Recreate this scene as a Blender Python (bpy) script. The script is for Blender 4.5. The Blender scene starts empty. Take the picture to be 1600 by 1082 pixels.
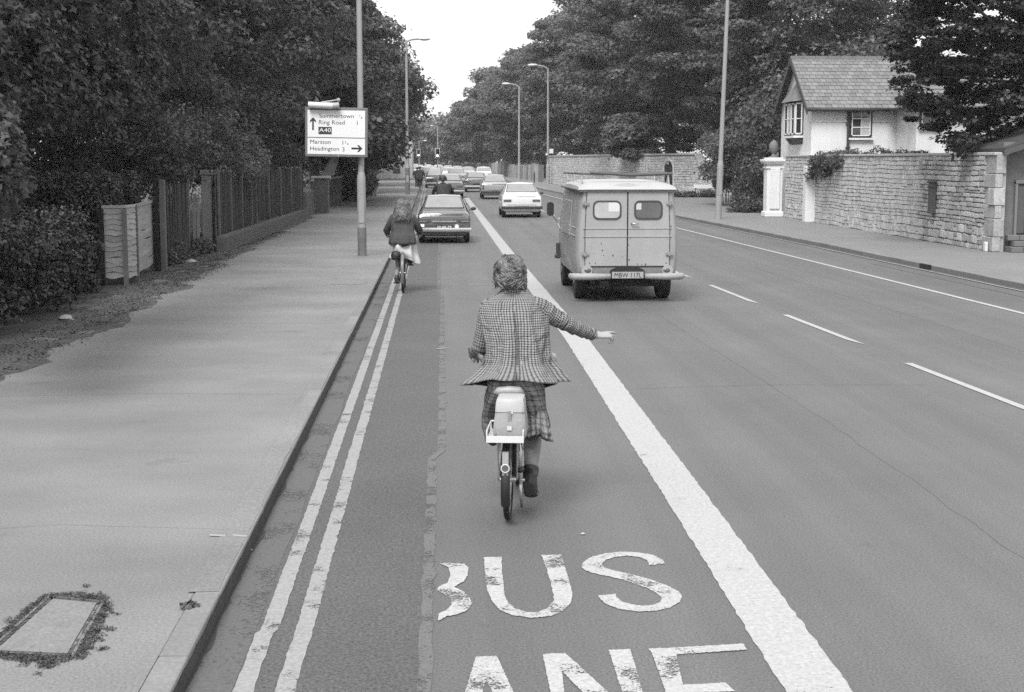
import bpy, bmesh, math, random
import numpy as np
from mathutils import Vector, Matrix, noise
random.seed(7); R_ = random.Random(11)
S = bpy.context.scene; COL = S.collection
# ---------------------------------------------------------------- camera
F_PX = 2300.0; CAM_H = 2.2; HOR = 250.0; VPX = 690.0
TH = math.atan((541-HOR)/F_PX); PSI = math.atan((800-VPX)*math.cos(TH)/F_PX)
cd = bpy.data.cameras.new('camera'); cam = bpy.data.objects.new('camera', cd); COL.objects.link(cam)
cd.sensor_width = 36; cd.lens = F_PX/1600*36; cd.clip_end = 5000; cd.clip_start = .1
cam.location = (0, 0, CAM_H); cam.rotation_euler = (math.pi/2-TH, 0, -PSI); S.camera = cam
# ---------------------------------------------------------------- sky, sun, exposure
w = bpy.data.worlds.new('World'); S.world = w; w.use_nodes = True
nt = w.node_tree; bg = nt.nodes['Background']
sky = nt.nodes.new('ShaderNodeTexSky'); sky.sky_type = 'NISHITA'; sky.sun_disc = False
SUN_EL, SUN_AZ = math.radians(55), math.radians(204)     # azimuth clockwise from +Y
sky.sun_elevation = SUN_EL; sky.sun_rotation = SUN_AZ; sky.air_density = 1.6; sky.dust_density = 5.0; sky.ozone_density = .6
bw = nt.nodes.new('ShaderNodeRGBToBW'); nt.links.new(sky.outputs[0], bw.inputs[0]); mxs = nt.nodes.new('ShaderNodeMix'); mxs.data_type = 'FLOAT'; mxs.inputs[0].default_value = .8; mxs.inputs[3].default_value = 5.6   # overcast: an even cloud sheet over the clear sky
nt.links.new(bw.outputs[0], mxs.inputs[2]); nt.links.new(mxs.outputs[0], bg.inputs[0])
bg.inputs[1].default_value = .125
sd = bpy.data.lights.new('sun', 'SUN'); sun = bpy.data.objects.new('sun', sd); COL.objects.link(sun)
sd.energy = 2.0; sd.angle = math.radians(24); sd.color = (1, 1, 1)
sun.rotation_euler = (math.pi/2-SUN_EL, 0, -SUN_AZ+math.pi)
S.view_settings.view_transform = 'Standard'; S.view_settings.look = 'None'; S.view_settings.exposure = 1.06; S.view_settings.gamma = 1
S.view_settings.use_curve_mapping = False
S.cycles.max_bounces = 5; S.cycles.diffuse_bounces = 2; S.cycles.glossy_bounces = 2; S.cycles.transmission_bounces = 2
S.cycles.transparent_max_bounces = 6; S.cycles.use_denoising = False

# ---------------------------------------------------------------- photo pixel -> place
_F = Vector((math.sin(PSI)*math.cos(TH), math.cos(PSI)*math.cos(TH), -math.sin(TH)))
_Rt = Vector((math.cos(PSI), -math.sin(PSI), 0)); _U = _Rt.cross(_F)
def ray(px, py): return _F + _Rt*((px-800)/F_PX) + _U*(-(py-541)/F_PX)
def G(px, py, z=0.0):                       # point on the level z seen at a pixel
    d = ray(px, py); t = (z-CAM_H)/d.z; return Vector((d.x*t, d.y*t, z))
def P(px, py, Y):                           # point at distance Y seen at a pixel
    d = ray(px, py); t = Y/d.y; return Vector((d.x*t, Y, CAM_H+d.z*t))

# ---------------------------------------------------------------- materials (all grey: the place is seen on black and white film)
_mats = {}
def M(name, base, rough=.7, var=.0, scale=4.0, fine=.0, fscale=60.0, bump=0.0, bscale=None, metal=0.0, spec=.5, streak=None, coat=0, edge=None, emit=0, objrand=0.0, dark_spots=None):
    if name in _mats: return _mats[name]
    m = bpy.data.materials.new(name); m.use_nodes = True; n = m.node_tree; b = n.nodes['Principled BSDF']
    b.inputs['Roughness'].default_value = rough; b.inputs['Metallic'].default_value = metal
    b.inputs['Specular IOR Level'].default_value = spec; b.inputs['Coat Weight'].default_value = coat
    tc = n.nodes.new('ShaderNodeTexCoord').outputs['Object']
    def mapped(sc):
        mp = n.nodes.new('ShaderNodeMapping'); n.links.new(tc, mp.inputs[0]); mp.inputs['Scale'].default_value = sc; return mp.outputs[0]
    def noi(sc, det=3, src=None, rough_=.6):
        t = n.nodes.new('ShaderNodeTexNoise'); t.inputs['Scale'].default_value = sc; t.inputs['Detail'].default_value = det
        t.inputs['Roughness'].default_value = rough_; n.links.new(src or tc, t.inputs['Vector']); return t.outputs['Fac']
    def mth(op, a, b_):
        t = n.nodes.new('ShaderNodeMath'); t.operation = op
        for i, v in enumerate((a, b_)):
            if isinstance(v, (int, float)): t.inputs[i].default_value = v
            else: n.links.new(v, t.inputs[i])
        return t.outputs[0]
    val = None
    def addf(v):
        nonlocal val
        val = v if val is None else mth('MULTIPLY', val, v)
    if var:
        v = mth('MULTIPLY', mth('SUBTRACT', noi(scale, 5), .5), var*4); addf(mth('ADD', v, 1.0))
    if streak:
        v = mth('MULTIPLY', mth('SUBTRACT', noi(1.0, 4, mapped(streak[0])), .5), streak[1]*4); addf(mth('ADD', v, 1.0))
    if fine:
        v = mth('MULTIPLY', mth('SUBTRACT', noi(fscale, 2, None, .7), .5), fine*4); addf(mth('ADD', v, 1.0))
    if objrand:
        oi = n.nodes.new('ShaderNodeObjectInfo'); v = mth('MULTIPLY', mth('SUBTRACT', oi.outputs['Random'], .5), objrand*2); addf(mth('ADD', v, 1.0))
    if dark_spots:
        sc, th, am = dark_spots; s = noi(sc, 4); s = mth('GREATER_THAN', s, th); addf(mth('SUBTRACT', 1.0, mth('MULTIPLY', s, am)))
    if val is None: b.inputs['Base Color'].default_value = (base,)*3+(1,)
    else:
        v = mth('MULTIPLY', val, base); v = mth('MAXIMUM', v, base*.12)
        cb = n.nodes.new('ShaderNodeCombineColor')
        for i in range(3): n.links.new(v, cb.inputs[i])
        n.links.new(cb.outputs[0], b.inputs['Base Color'])
    if bump:
        bn = n.nodes.new('ShaderNodeBump'); bn.inputs['Strength'].default_value = 1; bn.inputs['Distance'].default_value = bump
        n.links.new(noi(bscale or fscale, 3), bn.inputs['Height']); n.links.new(bn.outputs[0], b.inputs['Normal'])
    if emit:
        b.inputs['Emission Color'].default_value = (1, 1, 1, 1); b.inputs['Emission Strength'].default_value = emit
    _mats[name] = m; m['_'] = 0; return m
def leaf_mat(name, base, trans=.3, var=.5, sc=.9, rough=.5):
    if name in _mats: return _mats[name]
    m = bpy.data.materials.new(name); m.use_nodes = True; n = m.node_tree; b = n.nodes['Principled BSDF']; out = n.nodes['Material Output']
    tc = n.nodes.new('ShaderNodeTexCoord').outputs['Object']
    t = n.nodes.new('ShaderNodeTexNoise'); t.inputs['Scale'].default_value = sc; t.inputs['Detail'].default_value = 2; n.links.new(tc, t.inputs['Vector'])
    t2 = n.nodes.new('ShaderNodeTexNoise'); t2.inputs['Scale'].default_value = 14; t2.inputs['Detail'].default_value = 1; n.links.new(tc, t2.inputs['Vector'])
    a = n.nodes.new('ShaderNodeMath'); a.operation = 'ADD'; n.links.new(t.outputs['Fac'], a.inputs[0]); n.links.new(t2.outputs['Fac'], a.inputs[1])
    r = n.nodes.new('ShaderNodeMapRange'); n.links.new(a.outputs[0], r.inputs[0]); r.inputs[1].default_value = .6; r.inputs[2].default_value = 1.4
    r.inputs[3].default_value = base*(1-var*1.3); r.inputs[4].default_value = base*(1+var*1.2)
    cb = n.nodes.new('ShaderNodeCombineColor')
    for i in range(3): n.links.new(r.outputs[0], cb.inputs[i])
    n.links.new(cb.outputs[0], b.inputs['Base Color']); b.inputs['Roughness'].default_value = rough; b.inputs['Specular IOR Level'].default_value = .5
    tl = n.nodes.new('ShaderNodeBsdfTranslucent'); n.links.new(cb.outputs[0], tl.inputs[0])
    mx = n.nodes.new('ShaderNodeMixShader'); mx.inputs[0].default_value = trans; n.links.new(b.outputs[0], mx.inputs[1]); n.links.new(tl.outputs[0], mx.inputs[2])
    n.links.new(mx.outputs[0], out.inputs[0]); _mats[name] = m; return m
def paint_mat(name, base, wear, scale=5.0):   # worn thermoplastic: the asphalt shows through where it has flaked off
    if name in _mats: return _mats[name]
    m = bpy.data.materials.new(name); m.use_nodes = True; n = m.node_tree; b = n.nodes['Principled BSDF']; out = n.nodes['Material Output']
    b.inputs['Roughness'].default_value = .8
    tc = n.nodes.new('ShaderNodeTexCoord').outputs['Object']
    def noi(sc, det, r=.6):
        t = n.nodes.new('ShaderNodeTexNoise'); t.inputs['Scale'].default_value = sc; t.inputs['Detail'].default_value = det; t.inputs['Roughness'].default_value = r
        n.links.new(tc, t.inputs['Vector']); return t.outputs['Fac']
    def mr(v, a, b_, c, d):
        r = n.nodes.new('ShaderNodeMapRange'); n.links.new(v, r.inputs[0])
        for i, q in enumerate((a, b_, c, d)): r.inputs[i+1].default_value = q
        return r.outputs[0]
    ad = n.nodes.new('ShaderNodeMath'); ad.operation = 'MULTIPLY_ADD'; n.links.new(noi(scale*9, 4, .8), ad.inputs[0]); ad.inputs[1].default_value = .8; n.links.new(noi(scale*.45, 4), ad.inputs[2])
    fac = mr(ad.outputs[0], wear, wear+.07, 1, 0)
    v = mr(noi(45, 3, .8), .3, .7, base*.7, base*1.15)
    cb = n.nodes.new('ShaderNodeCombineColor')
    for i in range(3): n.links.new(v, cb.inputs[i])
    n.links.new(cb.outputs[0], b.inputs['Base Color'])
    tr = n.nodes.new('ShaderNodeBsdfTransparent'); mx = n.nodes.new('ShaderNodeMixShader'); n.links.new(fac, mx.inputs[0]); n.links.new(tr.outputs[0], mx.inputs[1]); n.links.new(b.outputs[0], mx.inputs[2])
    n.links.new(mx.outputs[0], out.inputs[0]); _mats[name] = m; return m

def dust_mat(name, base, cover, scale=5.0): return paint_mat(name, base, cover, scale)

# ---------------------------------------------------------------- objects
def wloc(o):
    v = Vector((0, 0, 0))
    while o is not None: v += o.location; o = o.parent
    return v
def tag(o, label=None, cat=None, group=None, kind=None):
    for k, v in (('label', label), ('category', cat), ('group', group), ('kind', kind)):
        if v: o[k] = v
    return o
def empty(name, loc, label=None, cat=None, group=None, rz=0):
    o = bpy.data.objects.new(name, None); COL.objects.link(o); o.location = loc; o.rotation_euler = (0, 0, rz); return tag(o, label, cat, group)
def put(name, mesh, mat, parent=None, loc=None, rot=None, scale=None):
    o = bpy.data.objects.new(name, mesh); COL.objects.link(o)
    if mat is not None:
        if len(mesh.materials) == 0: mesh.materials.append(mat)
        elif mesh.materials[0] != mat:
            o.material_slots[0].link = 'OBJECT'; o.material_slots[0].material = mat
    if parent is not None: o.parent = parent
    if loc is not None: o.location = loc
    if rot is not None: o.rotation_euler = rot
    if scale is not None: o.scale = scale
    return o
def add_bevel(o, width=.01, seg=2, ang=35):
    b = o.modifiers.new('b', 'BEVEL'); b.width = width; b.segments = seg; b.limit_method = 'ANGLE'; b.angle_limit = math.radians(ang); return o

class MB:
    def __init__(s): s.v = []; s.f = []; s.uv = {}
    def add(s, vs, fs, uvs=None):
        k = len(s.v); s.v += [tuple(v) for v in vs]
        for i, f in enumerate(fs):
            s.f.append(tuple(k+j for j in f))
            if uvs: s.uv[len(s.f)-1] = uvs[i]
        return s
    def box(s, x0, x1, y0, y1, z0, z1):
        return s.add([(x, y, z) for z in (z0, z1) for y in (y0, y1) for x in (x0, x1)],
                     [(0, 2, 3, 1), (4, 5, 7, 6), (0, 1, 5, 4), (2, 6, 7, 3), (0, 4, 6, 2), (1, 3, 7, 5)])
    def obox(s, c, ax, ay, az):             # oriented box: centre and three half-axes
        c, ax, ay, az = map(Vector, (c, ax, ay, az))
        return s.add([c+ax*i+ay*j+az*k for k in (-1, 1) for j in (-1, 1) for i in (-1, 1)],
                     [(0, 2, 3, 1), (4, 5, 7, 6), (0, 1, 5, 4), (2, 6, 7, 3), (0, 4, 6, 2), (1, 3, 7, 5)])
    def quad(s, *p): return s.add(p, [tuple(range(len(p)))])
    def loft(s, rings, cap=True, closed=True, uv=None):
        n = len(rings[0]); vs = [p for r in rings for p in r]; fs = []; us = []
        for i in range(len(rings)-1):
            for j in range(n if closed else n-1):
                k = (j+1) % n; fs.append((i*n+j, i*n+k, (i+1)*n+k, (i+1)*n+j))
                if uv:
                    u0, u1 = uv[i][j], uv[i][j+1]; w0, w1 = uv[i+1][j], uv[i+1][j+1]; us.append((u0, u1, w1, w0))
        if cap:
            fs.append(tuple(reversed(range(n)))); fs.append(tuple(range((len(rings)-1)*n, len(rings)*n)))
            if uv: us += [[(0, 0)]*n]*2
        return s.add(vs, fs, us if uv else None)
    def tube(s, pts, r, n=8, cap=True, flat=None, uvs=None):
        pts = [Vector(p) for p in pts]; rr = r if isinstance(r, (list, tuple)) else [r]*len(pts)
        rings = []; up = None; uvl = [] if uvs else None; dist = 0
        for i, p in enumerate(pts):
            a = pts[max(i-1, 0)]; b = pts[min(i+1, len(pts)-1)]; d = (b-a).normalized() if (b-a).length > 1e-9 else Vector((0, 0, 1))
            if up is None:
                up = Vector((0, 0, 1)) if abs(d.z) < .9 else Vector((0, 1, 0))
            x = d.cross(up).normalized(); y = x.cross(d).normalized(); up = y
            fl = 1 if flat is None else flat
            rings.append([p+x*math.cos(t)*rr[i]+y*math.sin(t)*rr[i]*fl for t in (2*math.pi*k/n for k in range(n))])
            if uvs:
                if i: dist += (pts[i]-pts[i-1]).length
                uvl.append([(k/n*uvs, dist) for k in range(n+1)])
        return s.loft(rings, cap, uv=uvl)
    def ball(s, c, r, n=10, m=7, sq=(1, 1, 1)):
        c = Vector(c); rings = []
        for i in range(m+1):
            a = math.pi*(i/m); a = min(max(a, .06), math.pi-.06)
            rings.append([c+Vector((math.sin(a)*math.cos(t)*sq[0], math.sin(a)*math.sin(t)*sq[1], -math.cos(a)*sq[2]))*r for t in (2*math.pi*k/n for k in range(n))])
        return s.loft(rings)
    def lathe(s, c, prof, n=16):
        c = Vector(c); return s.loft([[c+Vector((r*math.cos(2*math.pi*k/n), r*math.sin(2*math.pi*k/n), z)) for k in range(n)] for r, z in prof])
    def disc(s, c, r, axis='y', th=.01, n=20, r2=None):
        c = Vector(c); ax = {'x': Vector((1, 0, 0)), 'y': Vector((0, 1, 0)), 'z': Vector((0, 0, 1))}[axis]
        u = {'x': Vector((0, 1, 0)), 'y': Vector((1, 0, 0)), 'z': Vector((1, 0, 0))}[axis]; v = ax.cross(u); r2 = r2 or r
        return s.loft([[c+ax*o+u*r*math.cos(2*math.pi*k/n)+v*r2*math.sin(2*math.pi*k/n) for k in range(n)] for o in (-th/2, th/2)])
    def torus(s, c, R, r, axis='x', n=32, m=8, sx=1.0):
        c = Vector(c); vs = []
        for i in range(n):
            a = 2*math.pi*i/n
            for j in range(m):
                b = 2*math.pi*j/m; q = R+r*math.cos(b); h = r*sx*math.sin(b)
                vs.append(c+(Vector((h, q*math.cos(a), q*math.sin(a))) if axis == 'x' else Vector((q*math.cos(a), h, q*math.sin(a))) if axis == 'y' else Vector((q*math.cos(a), q*math.sin(a), h))))
        return s.add(vs, [(i*m+j, ((i+1) % n)*m+j, ((i+1) % n)*m+(j+1) % m, i*m+(j+1) % m) for i in range(n) for j in range(m)])
    def mesh(s, name, shift=None, smooth=False, ang=None):
        me = bpy.data.meshes.new(name); vs = s.v if shift is None else [(a-shift.x, b-shift.y, c-shift.z) for a, b, c in s.v]
        me.from_pydata(vs, [], s.f)
        if s.uv:
            ul = me.uv_layers.new(name='UVMap')
            for fi, us in s.uv.items():
                p = me.polygons[fi]
                for k, li in enumerate(p.loop_indices):
                    if k < len(us): ul.data[li].uv = us[k]
        bm = bmesh.new(); bm.from_mesh(me); bmesh.ops.recalc_face_normals(bm, faces=bm.faces); bm.to_mesh(me); bm.free()
        if smooth or ang:
            me.polygons.foreach_set('use_smooth', [True]*len(me.polygons))
            if ang: me.set_sharp_from_angle(angle=math.radians(ang))
        me.update(); return me
    def build(s, name, mat, parent=None, local=False, loc=None, smooth=False, ang=None, bevel=None, kind=None, label=None, cat=None, group=None):
        """vertices in world space unless local; a top-level mesh gets its origin at loc"""
        sh = None
        if not local: sh = wloc(parent) if parent is not None else (Vector(loc) if loc is not None else None)
        o = put(name, s.mesh(name, sh, smooth, ang), mat, parent, loc if (parent is None and loc is not None) else None)
        if bevel: add_bevel(o, bevel)
        return tag(o, label, cat, group, kind)
def evaluated(o, name):
    bpy.context.view_layer.update(); dg = bpy.context.evaluated_depsgraph_get()
    me = bpy.data.meshes.new_from_object(o.evaluated_get(dg)); me.name = name
    old = o.data; bpy.data.objects.remove(o); return me
def fuse(mb, voxel, smooth=4, name='body'):        # one continuous skin round overlapping closed shapes
    o = put(name, mb.mesh(name), None); r = o.modifiers.new('r', 'REMESH'); r.mode = 'VOXEL'; r.voxel_size = voxel; r.use_smooth_shade = True
    if smooth: q = o.modifiers.new('s', 'SMOOTH'); q.factor = .5; q.iterations = smooth
    return evaluated(o, name)
def text_mesh(txt, height, width=None, th=.002, bold=0.0):   # lettering that faces -Y, its left foot at the origin
    c = bpy.data.curves.new('lettering', 'FONT'); c.body = txt; c.extrude = 0; c.offset = bold; c.resolution_u = 3
    o = bpy.data.objects.new('lettering', c); COL.objects.link(o); me = evaluated(o, 'lettering')
    co = np.empty(len(me.vertices)*3, np.float32); me.vertices.foreach_get('co', co); co = co.reshape(-1, 3)
    lo, hi = co.min(0), co.max(0); s = height/.70
    sx = s if width is None else width/(hi[0]-lo[0])
    out = np.stack([(co[:, 0]-lo[0])*sx, np.zeros(len(co)), co[:, 1]*s], 1); me.vertices.foreach_set('co', out.ravel()); me.update(); return me

# ---------------------------------------------------------------- foliage
def leaves_mesh(name, cen, rad, n, size, seed, up=.55, shape='kite', shell=.5, asp=.55):
    """n leaves on every clump; each a small folded blade facing outward and upward"""
    g = np.random.default_rng(seed); cen = np.asarray(cen, float); rad = np.asarray(rad, float)
    if rad.ndim == 1: rad = np.repeat(rad[:, None], 3, 1)*np.array([1, 1, .62])
    N = len(cen)*n; c = np.repeat(cen, n, 0); r = np.repeat(rad, n, 0)
    d = g.normal(size=(N, 3)); d /= np.linalg.norm(d, axis=1)[:, None]
    q = shell+(1-shell)*g.random(N)**.7; q *= 1+.25*g.normal(size=N)*(g.random(N) < .25)
    p = c+d*r*q[:, None]
    nm = d*.6+np.array([0, 0, up])+g.normal(size=(N, 3))*.45; nm /= np.linalg.norm(nm, axis=1)[:, None]
    t = np.cross(nm, g.normal(size=(N, 3))); t[:, 2] -= .25; t -= nm*(t*nm).sum(1)[:, None]; t /= np.linalg.norm(t, axis=1)[:, None]+1e-9
    b = np.cross(nm, t); s = size*(.6+.8*g.random(N))[:, None]
    if shape == 'lobed':
        prof = [(-.5, 0), (-.35, .3), (-.15, .5), (0, .28), (.2, .42), (.25, .18), (.6, 0), (.25, -.18), (.2, -.42), (0, -.28), (-.15, -.5), (-.35, -.3)]
    elif shape == 'tri': prof = [(-.45, asp*.5), (.6, 0), (-.45, -asp*.5)]
    elif shape == 'lobed6': prof = [(-.5, 0), (-.1, .5), (.05, .2), (.6, 0), (.05, -.2), (-.1, -.5)]
    elif shape == 'blade': prof = [(-.5, 0), (0, asp*.5), (.5, 0), (0, -asp*.5)]
    else: prof = [(-.5, 0), (-.05, asp*.6), (.5, 0), (-.05, -asp*.6)]
    k = len(prof); V = np.empty((N, k, 3))
    for i, (a, e) in enumerate(prof): V[:, i] = p+t*s*a+b*s*e+nm*s*(.12*abs(e)*2-.1*a*a)
    me = bpy.data.meshes.new(name); me.vertices.add(N*k); me.vertices.foreach_set('co', V.astype(np.float32).ravel())
    me.loops.add(N*k); me.loops.foreach_set('vertex_index', np.arange(N*k, dtype=np.int32))
    me.polygons.add(N); me.polygons.foreach_set('loop_start', np.arange(0, N*k, k, dtype=np.int32))
    me.update(calc_edges=True); return me
def crown_clumps(rng, c, rx, ry, rz, n, rr, flat=1.0, low=-1.0):
    out = []; rad = []; ga = math.pi*(3-5**.5)
    for i in range(n):
        z = low+(1-low)*(i+.5)/n; z = max(-1, min(1, z)); t = i*ga+rng.random()*.8; q = math.sqrt(max(0, 1-z*z))
        k = rng.uniform(.45, 1.03)**.6
        out.append((c[0]+rx*q*math.cos(t)*k, c[1]+ry*q*math.sin(t)*k, c[2]+rz*z*k)); a = rr*rng.uniform(.45, 1.45); rad.append((a, a, a*.5*flat))
    return out, rad
LEAFQ = 1.0
def tree(name, label, x, y, h, crown, trunk_r=.3, n=90, rr=1.3, per=170, size=.3, mat=None, seed=1, group='roadside trees', lean=(0, 0), flat=1.0, low=-1.0, up=.55, limbs=10, base=0.0, extra=None, cat='tree', asp=.75):
    """crown = (cx,cy,cz,rx,ry,rz) in world metres"""
    rng = random.Random(seed*77+5); root = empty(name, (x, y, base), label, cat, group)
    cx, cy, cz, rx, ry, rz = crown
    cl, ra = crown_clumps(rng, (cx, cy, cz), rx, ry, rz, n, rr, flat, low)
    if extra: cl += [e[:3] for e in extra]; ra += [e[3:6] for e in extra]
    m = leaves_mesh('crown', np.array(cl)-np.array([x, y, base]), ra, int(per*1.9), size*.74, seed, up, asp=.9, shape='tri')
    put('crown', m, mat, root)
    t = MB(); top = Vector((cx*.5+x*.5+lean[0], cy*.5+y*.5+lean[1], cz+rz*.2)); b0 = Vector((x, y, base-.15))
    pts = [b0.lerp(top, f)+Vector((rng.uniform(-.12, .12), rng.uniform(-.12, .12), 0))*(f > 0)*2 for f in (0, .06, .2, .4, .6, .8, 1)]
    t.tube(pts, [trunk_r*k for k in (1.5, 1.1, .95, .8, .62, .42, .2)], 9)
    for i in range(limbs):
        e = Vector(cl[rng.randrange(len(cl))]); f = rng.uniform(.25, .85); s = b0.lerp(top, f); md = s.lerp(e, .5)+Vector((0, 0, rng.uniform(.1, .6)))
        t.tube([s, md, e], [trunk_r*.38*(1.1-f), trunk_r*.22*(1.1-f), trunk_r*.06], 6)
    t.build('trunk', M('bark', .05, .9, var=.3, scale=3, fine=.3, fscale=20, bump=.03, bscale=9), root, smooth=True)
    return root
# ================================================================ GROUND AND ROAD
def bend(Y): return 0.0 if Y < 110 else -((Y-110)**2)/5000.0
def interp(tab, Y):
    for (a, u), (b, v) in zip(tab, tab[1:]):
        if Y <= b: return u+(v-u)*(Y-a)/(b-a)
    return tab[-1][1]
LK = [(-6, -1.07), (7, -1.09), (24, -1.13), (60, -1.25), (90, -1.5), (120, -1.7), (900, -1.7)]
RK = [(-6, 11.0), (13, 10.3), (25, 9.9), (38, 9.6), (56, 8.94), (95, 7.7), (108, 7.3), (140, 7.0), (900, 7.0)]
def lk(Y): return interp(LK, Y)+bend(Y)
def rk(Y): return interp(RK, Y)+bend(Y)
YS = [-6, 0, 3]+list(range(5, 60, 3))+list(range(60, 130, 6))+list(range(130, 620, 15))
def strip(fa, fb, z, ys, za=None):
    mb = MB(); vs = []
    for y in ys: vs += [(fa(y), y, z), (fb(y), y, z)]
    mb.add(vs, [(2*i, 2*i+1, 2*i+3, 2*i+2) for i in range(len(ys)-1)]); return mb
asph = M('asphalt_road', .095, .62, var=.12, scale=.5, fine=.5, fscale=75, bump=.002, bscale=150, streak=((1.5, .03, 1), .22), dark_spots=(2.3, .69, .10))
asph_l = M('asphalt_relaid', .067, .68, var=.12, scale=.9, fine=.7, fscale=60, bump=.003, bscale=110, streak=((1.2, .08, 1), .06))
gmat = M('bare_earth', .07, .95, var=.2, scale=.5, fine=.3, fscale=20, bump=.02, bscale=25)
MB().quad((-300, -60, -.03), (300, -60, -.03), (300, 640, -.03), (-300, 640, -.03)).build('ground', gmat, kind='structure', label='bare earth and grass around the street')
road = strip(lambda y: lk(y)-.02, lambda y: rk(y)+.02, 0.0, YS).build('road', asph, kind='structure', label='grey asphalt road with lane markings')
# relaid darker asphalt along the kerb; its ragged seam runs down the bus lane
rg = random.Random(3); ys = [3+i*.12 for i in range(int(37/.12))]; vs = []; sx = {}
def seam(y):
    b = -.03 if y < 11 else (.0 if y < 24 else -.06)
    if 9.9 < y < 11.1: b -= .0
    if y < 10.9: b -= .045
    return b+.012*noise.noise((y*1.1, 3, 1))+.016*noise.noise((y*8, 1, 5))
mb = MB(); v = []
for y in ys: v += [(lk(y)-.01, y, .002), (seam(y), y, .002)]
mb.add(v, [(2*i, 2*i+1, 2*i+3, 2*i+2) for i in range(len(ys)-1)]); mb.build('relaid_asphalt', asph_l, kind='structure', label='darker rough relaid strip of asphalt by the kerb')
mb = MB(); v = []
for y in ys: v += [(seam(y)-.04-.02*noise.noise((y*3, 9, 1))-.01*noise.noise((y*17, 9, 1)), y, .0036), (seam(y)+.022+.02*noise.noise((y*5, 2, 7))+.015*noise.noise((y*17, 2, 7)), y, .0036)]
mb.add(v, [(2*i, 2*i+1, 2*i+3, 2*i+2) for i in range(len(ys)-1)]); mb.build('tar_seam', dust_mat('seam_dust', .115, .96, 8), kind='structure', label='pale crumbling seam between old and relaid asphalt')
# pale gutter band between kerb and yellow lines, right-hand gutter
strip(lambda y: lk(y)+.0, lambda y: lk(y)+.2+.03*noise.noise((y*1.3, 0, 0)), .0036, [3+i*.3 for i in range(150)]).build('gutter_band', dust_mat('gutter_dust', .09, .98, 4), kind='structure')
# ---- pavements
pav = M('pavement_asphalt', .165, .6, var=.2, scale=.6, fine=.35, fscale=70, bump=.002, bscale=140, streak=((.35, 1.1, 1), .10), dark_spots=(1.9, .66, .12))
pav_r = M('pavement_right', .165, .65, var=.08, scale=.5, fine=.3, fscale=40, bump=.003, bscale=120, streak=((1.0, .15, 1), .06))
KH = .10
def lpav(y): return (-30 if y < 4 else -7.2)+bend(y)
strip(lpav, lambda y: lk(y)-.13, KH, YS).build('pavement', pav, kind='structure', label='wide pale asphalt pavement on the left')
def rpo(y): return (14.0 if y < 56 else 24.0 if y < 82 else 15.2 if y < 100 else 12.5)+bend(y)
ysr = sorted(set([y for y in YS]+[55.9, 56.1, 82, 82.2, 99.9, 100.2]))
strip(lambda y: rk(y)+.13, rpo, KH, ysr).build('pavement_right', pav_r, kind='structure', label='asphalt pavement below the stone wall on the right')
# ---- kerb stones, each its own piece
kroot = empty('kerb', (0, 0, 0)); kroot['kind'] = 'structure'
kmesh = MB().box(-.065, .065, -.452, .452, -.06, KH+.004).mesh('kerb_stone')
kmat = M('kerb_concrete', .165, .85, var=.12, scale=4, fine=.2, fscale=50, objrand=.12); 
kmat2 = M('kerb_face', .085, .9, var=.15, scale=4, fine=.2, fscale=50, objrand=.1)
km = MB().box(-.065, .065, -.448, .448, -.06, KH+.003)
def kerb(fx, side, y0, y1, face):
    y = y0
    while y < y1:
        x = fx(y+.45); ang = math.atan2(fx(y+.9)-fx(y), .9)
        o = put('kerb_stone', kmesh, kmat, kroot, (x+side*.065, y+.45, R_.uniform(-.004, .004)), (0, 0, -ang)); add_bevel(o, .012)
        y += .912
kerb(lk, -1, 4.3, 60, 0); kerb(rk, 1, 19, 70, 0)
for fx, sgn, y0 in ((lk, -1, 60), (rk, 1, 70)):
    ys2 = [y for y in YS if y >= y0]+[y0]; ys2 = sorted(set(ys2)); mb = MB()
    mb.loft([[(fx(y)+sgn*a, y, b) for a, b in ((0, -.05), (0, KH+.002), (.13, KH+.002), (.13, -.05))] for y in ys2], cap=True)
    mb.build('kerb_run', kmat, kroot)
for fx, sgn, y0, y1 in ((lk, -1, -6, 4.3), (rk, 1, -6, 19)):
    MB().loft([[(fx(y)+sgn*a, y, b) for a, b in ((0, -.05), (0, KH+.002), (.13, KH+.002), (.13, -.05))] for y in (y0, (y0+y1)/2, y1)]).build('kerb_run', kmat, kroot)
# asphalt that laps over the top of the left kerb beyond the first stones, and the dirt in the channel
strip(lambda y: lk(y)-.16, lambda y: lk(y)-.012-.02*abs(noise.noise((y*1.7, 2, 2))), KH+.006, [7.05+i*.25 for i in range(215)]).build('kerb_overlay', pav, kind='structure')
mb = MB(); ysd = [4.5+i*.1 for i in range(700)]
mb.add([p for y in ysd for p in ((lk(y)+.001, y, .0062), (lk(y)+.010+.035*max(0, noise.noise((y*2.2, 0, 4)))+.03*abs(noise.noise((y*9, 0, 4))), y, .0062))], [(2*i, 2*i+1, 2*i+3, 2*i+2) for i in range(len(ysd)-1)])
mb.build('channel_dirt', M('wet_dirt', .035, .9, var=.2, scale=9), kind='structure', label='dark dirt gathered along the foot of the kerb')
mb = MB()
mb.add([p for y in ysd for p in ((lk(y)-.0015+.003, y, .0), (lk(y)+.003, y, KH-.012-.02*abs(noise.noise((y*3, 5, 4)))))], [(2*i, 2*i+1, 2*i+3, 2*i+2) for i in range(len(ysd)-1)])
mb.build('kerb_grime', M('grime', .045, .9, var=.3, scale=6), kind='structure', label='black grime on the kerb face')
strip(lambda y: rk(y)-.10, lambda y: rk(y)-.003, .008, [15+i*.6 for i in range(110)]).build('gutter_dirt', M('gutter_grit', .07, .95, var=.2, scale=3, fine=.3, fscale=40), kind='structure')
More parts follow.
